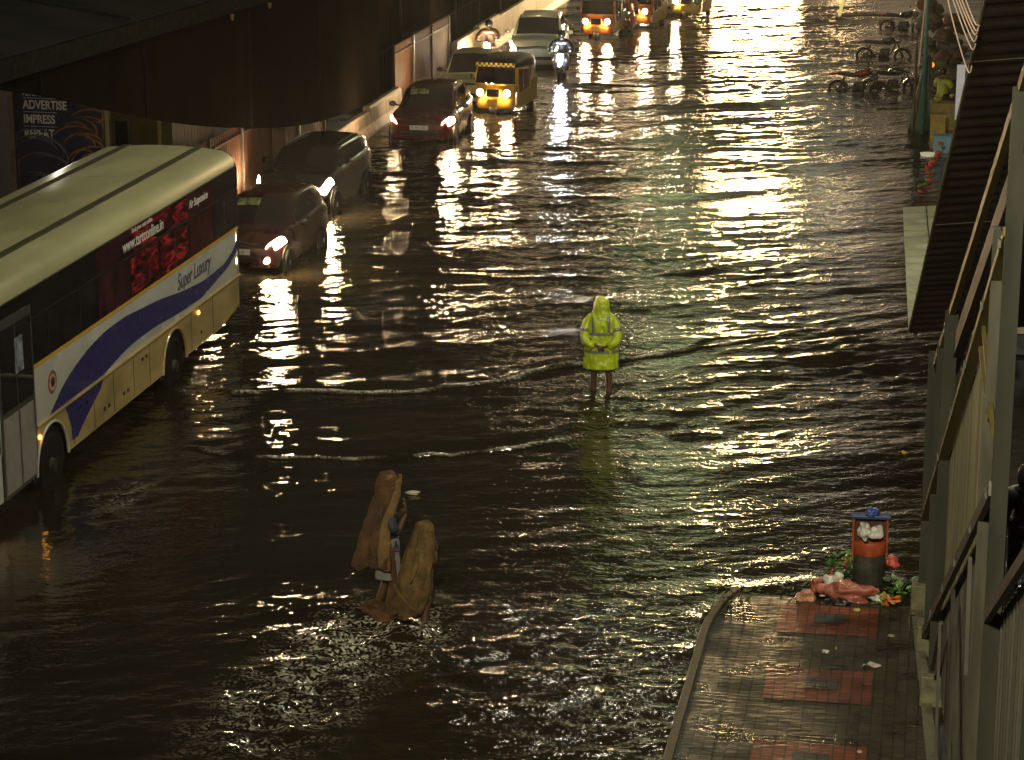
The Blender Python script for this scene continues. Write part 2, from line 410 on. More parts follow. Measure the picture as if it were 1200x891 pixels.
    for sc_, d_ in ((6.0, .024), (17., .0075)):
        nn = nt.nodes.new('ShaderNodeTexNoise'); nn.inputs['Scale'].default_value = sc_; nn.inputs['Detail'].default_value = 2.5; nn.inputs['Distortion'].default_value = .4
        nt.links.new(mp.outputs[0], nn.inputs['Vector'])
        bp = nt.nodes.new('ShaderNodeBump'); bp.inputs['Strength'].default_value = 1; bp.inputs['Distance'].default_value = d_
        nt.links.new(ar.outputs['Fac'], bp.inputs['Strength']); nt.links.new(nn.outputs['Fac'], bp.inputs['Height'])
        if prev: nt.links.new(prev.outputs[0], bp.inputs['Normal'])
        prev = bp
    nt.links.new(prev.outputs[0], b.inputs['Normal'])
    # pale froth colour painted in for glints on the wake crests and churned water
    af = nt.nodes.new('ShaderNodeAttribute'); af.attribute_name = 'foam_glint'; ac = nt.nodes.new('ShaderNodeAttribute'); ac.attribute_name = 'chop'
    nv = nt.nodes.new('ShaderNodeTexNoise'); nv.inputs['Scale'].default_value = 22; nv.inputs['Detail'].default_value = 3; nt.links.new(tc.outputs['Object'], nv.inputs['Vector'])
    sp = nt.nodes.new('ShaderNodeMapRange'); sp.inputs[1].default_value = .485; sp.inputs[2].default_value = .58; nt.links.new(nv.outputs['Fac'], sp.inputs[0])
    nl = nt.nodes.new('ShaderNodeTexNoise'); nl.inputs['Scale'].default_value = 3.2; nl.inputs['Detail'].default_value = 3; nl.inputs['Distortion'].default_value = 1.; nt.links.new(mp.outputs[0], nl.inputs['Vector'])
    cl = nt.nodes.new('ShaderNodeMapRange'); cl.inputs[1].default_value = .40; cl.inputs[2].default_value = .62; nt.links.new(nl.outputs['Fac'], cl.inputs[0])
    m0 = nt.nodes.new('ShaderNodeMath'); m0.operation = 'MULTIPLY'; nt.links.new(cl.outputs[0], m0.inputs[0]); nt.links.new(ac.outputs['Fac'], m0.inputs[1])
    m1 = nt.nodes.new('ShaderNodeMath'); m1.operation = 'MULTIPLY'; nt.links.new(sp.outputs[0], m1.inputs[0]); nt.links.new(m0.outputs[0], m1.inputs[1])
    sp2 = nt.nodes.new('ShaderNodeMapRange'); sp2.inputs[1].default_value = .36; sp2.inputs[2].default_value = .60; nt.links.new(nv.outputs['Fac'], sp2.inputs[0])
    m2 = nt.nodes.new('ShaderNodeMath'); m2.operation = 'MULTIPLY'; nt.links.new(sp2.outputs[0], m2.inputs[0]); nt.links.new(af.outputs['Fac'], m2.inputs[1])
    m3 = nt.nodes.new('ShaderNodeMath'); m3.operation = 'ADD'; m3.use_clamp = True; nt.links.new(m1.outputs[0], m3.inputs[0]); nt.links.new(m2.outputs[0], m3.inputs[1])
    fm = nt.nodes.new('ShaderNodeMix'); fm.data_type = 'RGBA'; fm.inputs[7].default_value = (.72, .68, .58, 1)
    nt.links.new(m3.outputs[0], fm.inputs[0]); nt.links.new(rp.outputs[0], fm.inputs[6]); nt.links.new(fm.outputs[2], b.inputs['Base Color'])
    me.materials.append(m)
    return struct(o)
water()
def haze():
    """rain-filled air: scatters mostly forwards, so lamps that shine towards the viewer get a halo"""
    q = MB(); q.box((0, 220, 9.9), (190, 590, 22.6))
    me = D.meshes.new('haze'); me.from_pydata([tuple(v) for v in q.v], [], q.f); o = D.objects.new('haze', me); COL.objects.link(o)
    m = D.materials.new('rain_haze'); m.use_nodes = True; nt = m.node_tree; nt.nodes.remove(nt.nodes['Principled BSDF'])
    pv_ = nt.nodes.new('ShaderNodeVolumePrincipled'); pv_.inputs['Color'].default_value = (.95, .95, .93, 1); pv_.inputs['Density'].default_value = .00015; pv_.inputs['Anisotropy'].default_value = .9
    nt.links.new(pv_.outputs[0], nt.nodes['Material Output'].inputs['Volume']); me.materials.append(m); o['kind'] = 'stuff'
haze()
gr = MB().box((0, 220, -.25), (160, 560, .04)).build('road', mat('wet_asphalt', (.03, .03, .028), .3, bump=.004), None); struct(gr)

# ------------------------------------------------------------------ pavement with red paving blocks
def pave_mat(name, c1, c2, mortar, w_, h_, rough=.36):
    m = D.materials.new(name); m.use_nodes = True; nt = m.node_tree; b = nt.nodes['Principled BSDF']
    tc = nt.nodes.new('ShaderNodeTexCoord'); br = nt.nodes.new('ShaderNodeTexBrick')
    br.offset = 0; br.inputs['Scale'].default_value = 1; br.inputs['Brick Width'].default_value = w_; br.inputs['Row Height'].default_value = h_
    br.inputs['Mortar Size'].default_value = .008; br.inputs['Mortar Smooth'].default_value = .3
    br.inputs['Color1'].default_value = (*c1, 1); br.inputs['Color2'].default_value = (*c2, 1); br.inputs['Mortar'].default_value = (*mortar, 1)
    nt.links.new(tc.outputs['Object'], br.inputs['Vector'])
    no = nt.nodes.new('ShaderNodeTexNoise'); no.inputs['Scale'].default_value = 1.6; no.inputs['Detail'].default_value = 7; nt.links.new(tc.outputs['Object'], no.inputs['Vector'])
    mr = nt.nodes.new('ShaderNodeMapRange'); mr.inputs[1].default_value = .3; mr.inputs[2].default_value = .7; mr.inputs[3].default_value = .45; mr.inputs[4].default_value = 1.15; nt.links.new(no.outputs['Fac'], mr.inputs[0])
    mx = nt.nodes.new('ShaderNodeMix'); mx.data_type = 'RGBA'; mx.blend_type = 'MULTIPLY'; mx.inputs[0].default_value = 1
    nt.links.new(br.outputs['Color'], mx.inputs[6]); nt.links.new(mr.outputs[0], mx.inputs[7]); nt.links.new(mx.outputs[2], b.inputs['Base Color'])
    r2 = nt.nodes.new('ShaderNodeMapRange'); r2.inputs[1].default_value = .35; r2.inputs[2].default_value = .65; r2.inputs[3].default_value = rough * .5; r2.inputs[4].default_value = rough * 1.6
    nt.links.new(no.outputs['Fac'], r2.inputs[0]); nt.links.new(r2.outputs[0], b.inputs['Roughness'])
    n2 = nt.nodes.new('ShaderNodeTexNoise'); n2.inputs['Scale'].default_value = 7; n2.inputs['Detail'].default_value = 3
    mp = nt.nodes.new('ShaderNodeMapping'); mp.inputs['Scale'].default_value = (.7, 2.2, 1); nt.links.new(tc.outputs['Object'], mp.inputs[0]); nt.links.new(mp.outputs[0], n2.inputs['Vector'])
    b1 = nt.nodes.new('ShaderNodeBump'); b1.inputs['Distance'].default_value = .012; nt.links.new(n2.outputs['Fac'], b1.inputs['Height'])
    b2 = nt.nodes.new('ShaderNodeBump'); b2.inputs['Distance'].default_value = .004; b2.invert = True; nt.links.new(br.outputs['Fac'], b2.inputs['Height']); nt.links.new(b1.outputs[0], b2.inputs['Normal'])
    nt.links.new(b2.outputs[0], b.inputs['Normal']); b.inputs['Specular IOR Level'].default_value = .16
    return m
def pz(y): return .085 - .013 * max(0, y - 24) if y < 28.3 else .085 - .013 * 4.3 - .09 * (y - 28.3)
M_PAVE = pave_mat('olive_grey_pavers', (.07, .058, .032), (.036, .032, .021), (.02, .018, .012), .125, .10)
M_PAVED = pave_mat('dark_pavers', (.03, .03, .026), (.022, .022, .02), (.012, .012, .01), .125, .10)
M_PAVER = pave_mat('red_pavers', (.25, .060, .032), (.15, .040, .024), (.05, .03, .02), .125, .10)
M_PAVEG = pave_mat('grey_blue_pavers', (.055, .06, .055), (.042, .046, .042), (.02, .02, .018), .13, .10)
def sheet(mb, x0, x1, y0, y1, dz, ny=1, xl=None):
    for i in range(ny):
        a = y0 + (y1 - y0) * i / ny; b = y0 + (y1 - y0) * (i + 1) / ny
        l0, l1 = (xl(a), xl(b)) if xl else (x0, x0)
        mb.add([(l0, a, pz(a) + dz), (x1, a, pz(a) + dz), (x1, b, pz(b) + dz), (l1, b, pz(b) + dz)], [(0, 1, 2, 3)])
def kx(y): return -2.40 + (.0 if y < 27.2 else .11 * (y - 27.2)**1.6 if y < 28.6 else .188 + .25 * (y - 28.6))
pv = MB(); sheet(pv, -2.4, 6, 14, 32, 0, 72, kx)
pv = pv.build('pavement', M_PAVE); struct(pv)
q = MB(); sheet(q, -2.40, -2.02, 14, 28.4, .004, 58, kx); q.build('dark_paving_strip', M_PAVED, pv)
for y0, y1, x0, x1 in ((27.28, 28.32, -1.60, -.40), (25.1, 26.12, -1.60, -.40), (22.9, 23.92, -1.60, -.40)):
    q = MB(); sheet(q, x0, x1, y0, y1, .005, 3); q.build('red_paving', M_PAVER, pv)
    q = MB(); sheet(q, -1.17, -.78, y0 + .38, y0 + .74, .010, 1); q.build('grey_paving', M_PAVEG, pv)
kb = MB()
ys = [14 + .5 * i for i in range(26)] + [27.2, 27.5, 27.8, 28.1, 28.4, 28.7, 29.2, 29.8, 30.5]
kb.rings([[Vector((kx(y) - .11, y, -.2)), Vector((kx(y) - .11, y, pz(y) + .01)), Vector((kx(y) - .09, y, pz(y) + .03)), Vector((kx(y) - .01, y, pz(y) + .03)), Vector((kx(y), y, pz(y) + .012)), Vector((kx(y), y, -.2))] for y in ys], True)
kb = kb.build('kerb', mat('wet_kerb_stone', (.07, .052, .024), .6, bump=.012, bscale=14, scale=3, var=.5)); struct(kb)

# ------------------------------------------------------------------ bus (local frame: x right, -y is the front, z up from the road)
M_BROOF = mat('pale_green_bus_roof', (.50, .48, .275), .4, var=.22, scale=1.3, bump=.003, bscale=5, stretch=(1, .35, 1))
M_BWHITE = mat('white_bus_paint', (.62, .62, .58), .25, var=.12, scale=2, coat=.3)
M_BCREAM = mat('cream_bus_paint', (.52, .39, .165), .35, scale=1.1, coat=.15, bump=.002, col2=(.30, .22, .095), stretch=(1, 1, 2.2))
M_BBLUE = mat('navy_blue_paint', (.035, .032, .16), .25, var=.1, coat=.3)
M_BYELLOW = mat('yellow_stripe_paint', (.75, .42, .03), .35, var=.1)
M_BDARK = mat('black_window_band', (.010, .009, .009), .12, var=.3, scale=3)
M_RUBBER = mat('dark_seam_rubber', (.05, .05, .045), .5)
def red_glass():  # red window film, with reflections and glow painted into its colour
    m = mat('red_film_reflection_glass', (.02, .004, .006), .08, spec=.3)
    nt = m.node_tree; b = nt.nodes['Principled BSDF']
    tc = nt.nodes.new('ShaderNodeTexCoord'); mp = nt.nodes.new('ShaderNodeMapping'); mp.inputs['Scale'].default_value = (1, 1.2, 5); nt.links.new(tc.outputs['Object'], mp.inputs[0])
    n = nt.nodes.new('ShaderNodeTexNoise'); n.inputs['Scale'].default_value = 1.1; n.inputs['Detail'].default_value = 6; n.inputs['Distortion'].default_value = 1.6; nt.links.new(mp.outputs[0], n.inputs['Vector'])
    rp = nt.nodes.new('ShaderNodeValToRGB'); e = rp.color_ramp.elements
    e[0].position = .42; e[0].color = (.006, .002, .003, 1); e[1].position = .72; e[1].color = (.75, .05, .06, 1)
    k = e.new(.55); k.color = (.20, .008, .016, 1)
    nt.links.new(n.outputs['Fac'], rp.inputs[0]); nt.links.new(rp.outputs[0], b.inputs['Base Color'])
    return m
M_REDGLASS = red_glass()
def build_bus():
    bx, by0, by1 = -13.70, 28.95, 41.25
    L = by1 - by0
    bus = thing('bus', 'white, cream and navy coach with pale green roof wading past the cars', 'bus', (bx, by0, GROUND - .02))
    Yl = lambda Y: Y - by0
    Zl = lambda Z: Z - GROUND
    hw = 1.30
    prof = [(1.285, 1.10), (hw, 1.16), (hw, 1.9), (hw, 2.6), (hw, 3.20), (1.278, 3.32), (1.21, 3.41), (1.06, 3.475), (.7, 3.515), (.35, 3.535), (0, 3.54)]
    ring = prof + [(-x, z) for x, z in prof[-2::-1]]
    def ringat(y, s, dz=0): return [Vector((x * s, y, 1.1 + (z - 1.1) * (1 - dz))) for x, z in ring]
    mb = MB()
    st = [(0, .955, .035), (.06, .985, .012), (.16, 1, 0), (1, 1, 0)] + [(1 + i, 1, 0) for i in range(1, int(L) - 1)] + [(L - .18, 1, 0), (L - .07, .985, .008), (L - .015, .955, .022), (L, .93, .035)]
    mb.rings([ringat(*s) for s in st], True)
    body = mb.build('body', M_BWHITE, bus, True, angle=30)
    # roof skin, 3 mm proud, with two dark seams
    rf = [(hw + .004, 3.185)] + [(x * 1.003, z + .004) for x, z in prof[4:]]
    rr = rf + [(-x, z) for x, z in rf[-2::-1]]
    mb = MB(); mb.rings([[Vector((x * s, y, z - d)) for x, z in rr] for y, s, d in ((.05, .985, .02), (.18, 1, 0), (L / 2, 1, 0), (L - .19, 1, 0), (L - .07, .986, .018), (L - .012, .957, .05))], False, False)
    roof = mb.build('roof', M_BROOF, bus, True)
    for x in (-.70, .66):
        q = MB()
        z = 3.515
        q.box((x, L / 2, z + .004), (.15, L - .25, .022), bev=.006); q.build('roof_seam', mat('dark_olive_seam', (.085, .08, .05), .5), roof)
    q = MB()
    for k in range(1, 6): q.box((0, k * 2.2, 3.541), (.5, .010, .012))
    q.build('roof_joint', mat('roof_joint_line', (.46, .47, .31), .5), roof)
    q = MB(); q.tube([(hw + .006, .2, 3.19), (hw + .006, L - .2, 3.19)], .013, 6); q.build('gutter', M_BLACK, roof)
    # rear edge trim
    q = MB(); q.tube([(hw * 1.0, L - .03, .55), (hw * 1.0, L - .03, 3.15), (1.20, L - .04, 3.38), (1.0, L - .04, 3.455), (.4, L - .04, 3.515)], .018, 6); q.build('corner_trim', M_CHROME, bus)
    # window band and panes on both sides
    zb0, zb1 = Zl(1.93), Zl(2.83)
    for s in (1, -1):
        q = MB(); q.box((s * (hw + .004), (1.9 + L - .06) / 2, (Zl(1.93) + 3.18) / 2), (.012, L - 1.96, 3.18 - Zl(1.93))); band = q.build('window_band', M_BDARK, bus)
        q = MB(); q.box((s * (hw + .012), (1.9 + L - .06) / 2, Zl(2.615)), (.02, L - 2.0, .028)); q.build('window_rail', M_BLACK, bus)
        cuts = [31.05, 32.15, 33.71, 35.27, 36.72, 38.29, 39.72, 41.12]
        for k in range(7):
            a, b = cuts[k] + .06, cuts[k + 1] - .06
            m = M_REDGLASS if k in (3, 4) else M_GLASS
            if k == 5: m = mat('maroon_window_glass', (.06, .008, .012), .05, var=.8, scale=3)
            if k == 2: m = mat('faint_red_window_glass', (.05, .012, .02), .05, var=.85, scale=2.5)
            q = MB(); q.box((s * (hw + .012), Yl((a + b) / 2), Zl(2.265)), (.006, b - a, .64)); p = q.build('window', m, bus)
            q = MB(); q.box((s * (hw + .015), Yl((a + b) / 2 + .03), Zl(2.265)), (.014, .035, .64)); q.build('sliding_frame', M_BLACK, p)
            q = MB(); q.box((s * (hw + .012), Yl((a + b) / 2), Zl(2.825)), (.006, b - a + .1, .37)); q.build('upper_pane', M_REDGLASS if k in (3, 4) else m, p)
        q = MB(); q.box((s * (hw + .006), (2.05 + L - .05) / 2, Zl(1.905)), (.016, L - 2.1, .05)); q.build('yellow_stripe', M_BYELLOW, bus)
        q = MB(); q.tube([(s * (hw + .012), 2.05, Zl(1.02)), (s * (hw + .012), L - .03, Zl(1.02))], .026, 8); q.build('side_moulding', M_BCREAM, bus)
    # skirt with wheel arches
    fw, rw = Yl(31.60), Yl(37.35); ra = .64; zc = .46
    def arch(c):
        return [(c + ra * 1.0 * math.cos(t), max(zc - .02 + ra * math.sin(t), .4)) for t in [math.pi * (1 - k / 14) for k in range(15)]]
    zt = Zl(1.01)
    for s in (1, -1):
        pieces = [[(2.02, zt), (2.02, .42)] + [(p[0], p[1]) for p in arch(fw) if p[1] > .42] ]
        poly = [(2.05, zt)] + [(2.05, .45)] + [(u, min(v, zt - .02)) for u, v in arch(fw)] + [(fw + ra + .02, .45), (rw - ra - .02, .45)] + [(u, min(v, zt - .02)) for u, v in arch(rw)] + [(rw + ra + .02, .45), (L - 1.2, .45), (L - .05, .62), (L - .03, zt)]
        q = MB(); q.prism(poly, lambda u, v, w_: (s * (hw - .02 + w_), u, v), .022); sk = q.build('skirt', M_BCREAM, bus)
        q = MB()
        for y in (3.55, 4.45, 5.35, 6.3, 7.1, 9.35, 10.6):
            q.box((s * (hw + .003), y, (zt + .47) / 2), (.006, .012, zt - .5))
        q.build('skirt_seam', M_RUBBER, sk)
        for y in (3.85, 4.15, 4.9, 5.1, 5.8, 6.0, 6.75, 6.95, 9.9): q = MB(); q.box((s * (hw + .006), y, .98 if int(y * 20) % 2 else .66), (.014, .075, .055), bev=.005); q.build('latch', M_BLACK, sk)
        for c in (fw, rw):
            q = MB(); q.box((s * (hw - .36), c, .72), (.6, 1.24, .78)); q.build('wheel_well', mat('wheel_well_black', (.006, .006, .006), .8), bus)
            q = MB(); q.tube([(s * (hw + .006), u, min(v, zt - .005)) for u, v in arch(c)], .022, 6); q.build('arch_trim', M_BWHITE if c == fw else M_BCREAM, bus)
            q = MB(); q.lathe([(.28, -.13), (.44, -.14), (.49, -.10), (.505, 0), (.49, .10), (.44, .14), (.28, .13)], 32, 'x', (s * (hw - .15), c, .43)); wh = q.build('wheel', M_TYRE, bus, True, angle=40)
            q = MB(); q.lathe([(.30, -.02), (.29, .0), (.2, -.06), (.12, .02), (.10, .07), (.0, .08)] if s > 0 else [(.30, .02), (.29, 0), (.2, .06), (.12, -.02), (.10, -.07), (0, -.08)], 24, 'x', (s * (hw - .04), c, .43)); q.build('rim', mat('bus_wheel_rim', (.035, .032, .027), .6, .3), wh, True, angle=30)
    # navy swoosh sweeping down to the front wheel (both sides)
    up = [(41.2, 1.80), (40.95, 1.55), (40.32, 1.41), (39.16, 1.37), (37.93, 1.45), (36.68, 1.59), (35.38, 1.68), (34.95, 1.71), (34.05, 1.70), (33.29, 1.62), (32.65, 1.49), (32.12, 1.33), (31.75, 1.14), (31.56, 1.045)]
    lo = [(32.28, 1.045), (33.9, 1.045), (34.3, 1.10), (34.88, 1.17), (35.59, 1.2), (36.54, 1.19), (37.57, 1.13), (38.93, 1.10), (39.65, 1.19), (40.58, 1.3), (41.2, 1.50)]
    lo2 = [(32.20, .99), (33.85, .99), (33.73, .87), (33.32, .71), (32.93, .56), (32.65, .42), (32.42, .42), (32.40, .62), (32.30, .82)]
    def strip(A, B, s, d):
        q = MB(); n = 40
        ax = np.array(A); bx_ = np.array(B)
        def res(P_):
            dd = np.r_[0, np.cumsum(np.hypot(*np.diff(P_, axis=0).T))]; t = np.linspace(0, dd[-1], n); return np.c_[np.interp(t, dd, P_[:, 0]), np.interp(t, dd, P_[:, 1])]
        a, b = res(ax), res(bx_)
        q.rings([[Vector((s * (hw + d), Yl(a[i, 0]), Zl(a[i, 1]))), Vector((s * (hw + d), Yl(b[i, 0]), Zl(b[i, 1])))] for i in range(n)], False, False)
        return q
    for s in (1, -1):
        strip(up, lo[::-1], s, .0035).build('swoosh', M_BBLUE, bus)
        q = MB(); q.prism(lo2, lambda u, v, w_: (s * (hw + .002 + w_), Yl(u), Zl(v)), .003); q.build('swoosh', M_BBLUE, bus)
    # lettering on the kerb side (+x face: the text runs towards the rear)
    rt = (R(90), 0, R(90)); X0 = hw + .017
    text('lettering', 'Super Luxury', .40, M_INK, bus, (hw + .006, Yl(37.62), Zl(1.515)), rt, .28, .002, .86)
    text('lettering', 'www.tsrtconline.in', .27, M_WHITEINK, bus, (X0, Yl(34.95), Zl(2.72)), rt, 0, .002, .98, bold=.003)
    text('lettering', 'Book your seats online', .11, M_WHITEINK, bus, (X0, Yl(35.40), Zl(2.955)), rt, 0, .002, 1.0)
    text('lettering', 'Air Suspension', .20, M_WHITEINK, bus, (X0, Yl(38.36), Zl(2.78)), rt, .25, .002, .88, bold=.002)
    # round emblem near the door
    e = MB(); e.lathe([(.17, 0), (.17, .004), (.0, .004)], 28, 'x', (hw + .002, Yl(31.73), Zl(1.50))); e = e.build('emblem', mat('emblem_brown', (.30, .10, .05), .4), bus)
    q = MB(); q.lathe([(.125, 0), (.125, .003), (0, .003)], 28, 'x', (hw + .0065, Yl(31.73), Zl(1.50))); q.build('emblem_disc', mat('emblem_cream', (.55, .42, .3), .4), e)
    q = MB(); q.lathe([(.05, 0), (.075, 0), (.075, .003), (.05, .003)], 20, 'x', (hw + .0105, Yl(31.73), Zl(1.50))); q.bar((hw + .012, Yl(31.66), Zl(1.53)), (hw + .012, Yl(31.80), Zl(1.47)), .02, .003); q.build('emblem_wheel', mat('emblem_dark', (.08, .03, .02), .4), e)
    # front door, kerb side
    dy0, dy1 = Yl(29.75), Yl(31.02)
    q = MB(); q.box((hw + .004, (dy0 + dy1) / 2, 1.72), (.02, dy1 - dy0, 2.52)); door = q.build('door', mat('grey_door_frame', (.06, .06, .056), .4), bus)
    for a, b in ((dy0 + .06, (dy0 + dy1) / 2 - .03), ((dy0 + dy1) / 2 + .03, dy1 - .06)):
        q = MB(); q.box((hw + .018, (a + b) / 2, 2.27), (.008, b - a, 1.16)); q.build('door_glass', M_GLASS, door)
        q = MB(); q.box((hw + .018, (a + b) / 2, 1.06), (.012, b - a, 1.08), bev=.004); q.build('door_panel', mat('pale_grey_door', (.30, .28, .27), .4, var=.15), door)
    q = MB(); q.box((hw + .026, Yl(30.47), Zl(2.24)), (.006, .30, .50)); q.build('painted_door_reflection', mat('painted_pale_glint', (.55, .6, .72), .3, var=.6, scale=7, col2=(.06, .07, .1)), door)  # window reflection painted as a pale patch on the door glass
    q = MB(); q.tube([(hw + .05, dy1 - .12, 1.2), (hw + .05, dy1 - .12, 1.75)], .014, 6); q.build('handle', M_STEEL, door)
    q = MB(); q.box((hw + .003, 1.11, 3.083), (.012, 1.62, .19)); q.build('door_header', M_BDARK, bus)
    q = MB(); q.box((hw - .01, Yl(29.33), 1.02), (.02, .76, 1.1)); q.build('front_panel', M_BWHITE, bus)
    q = MB(); q.box((hw + .005, Yl(29.4), 2.4), (.012, .62, 1.0)); q.build('driver_side_glass', M_GLASS, bus)
    for y, z in ((31.13, .84), (38.71, .89)):
        q = MB(); q.ell((hw + .012, Yl(y), Zl(z)), (.02, .035, .035), n=10, m=6); q.build('side_marker', M_AMBER, bus, True)
    # front and rear ends
    q = MB(); q.box((0, .01, 2.35), (2.2, .04, 1.35), bev=.02); q.build('windscreen', M_GLASS, bus)
    q = MB(); q.box((0, .02, .78), (2.5, .10, .66), bev=.04); fb = q.build('front_bumper', M_BCREAM, bus)
    for s in (1, -1):
        q = MB(); q.lathe([(.11, 0), (.10, -.03), (0, -.045)], 18, 'y', (s * .92, -.035, .82)); q.build('headlight', M_HEAD, fb, True)
    q = MB(); q.box((0, L - .04, .80), (2.46, .12, .66), bev=.04); q.build('rear_bumper', M_BCREAM, bus)
    q = MB(); q.box((0, L - .01, 2.45), (2.0, .04, .85), bev=.02); q.build('rear_window', M_GLASS, bus)
    for s in (1, -1):
        q = MB(); q.box((s * 1.08, L - .005, 1.5), (.14, .04, .42), bev=.015); q.build('tail_lamp', mat('red_tail_lamp', (.3, .01, .01), .3), bus)
        q = MB(); q.tube([(s * 1.2, .05, 3.1), (s * 1.38, -.22, 3.05), (s * 1.4, -.25, 2.7)], .018, 6); q.box((s * 1.4, -.25, 2.5), (.20, .07, .38), bev=.03); q.build('mirror', M_BLACK, bus)
    return bus
build_bus()

# ------------------------------------------------------------------ cars
def car_surface(T, ZB, BELT, ROOF, HW, HR, L):
    ht = len(T)
    def at(t):
        return [crom(T, a, t) for a in (ZB, BELT, ROOF, HW, HR)]
    base_s = [0, .1, .18, .3, .42, .5, .56, .80, .88, 1.0]
    def surf(t, s):
        """t: 0 front .. 1 rear, s: -1 .. 1 (0 roof centre, +-1 underside)"""
        zb, be, ro, hw, hr = at(t)
        sg = 1 if s >= 0 else -1; u = 1 - abs(s)
        P = [(0, zb), (hw * .82, zb), (hw * .96, zb + .05), (hw, zb + (be - zb) * .42), (hw * .995, zb + (be - zb) * .75), (hw * .965, be - .02), (hw * .93, be),
             (hr + (hw * .93 - hr) * .10, be + (ro - be) * .88), (hr * .88, ro), (0, ro + .035)]
        x = crom(base_s, [p[0] for p in P], u); z = crom(base_s, [p[1] for p in P], u)
        return Vector((sg * x, -L / 2 + t * L, z))
    def nrm(t, s, e=.004):
        a = surf(min(1, t + e), s) - surf(max(0, t - e), s); b = surf(t, min(1, s + e)) - surf(t, max(-1, s - e))
        n = b.cross(a)
        if n.length < 1e-9: return Vector((0, 0, 1))
        n.normalize()
        c = surf(t, s); 
        if n.dot(c - Vector((0, c.y, .8))) < 0: n = -n
        return n
    return surf, nrm
def patch(surf, nrm, t0, t1, s0, s1, off, nt=14, ns=10, tf=None):
    q = MB()
    def fn(a, b):
        s = s0 + (s1 - s0) * b
        ta, tb = (tf(s) if tf else (t0, t1)); t = ta + (tb - ta) * a
        return surf(t, s) + nrm(t, s) * off
    q.grid(fn, nt, ns); return q
T0 = [0, .015, .05, .12, .2, .265, .30, .36, .42, .5, .65, .80, .88, .94, .975, 1.0]
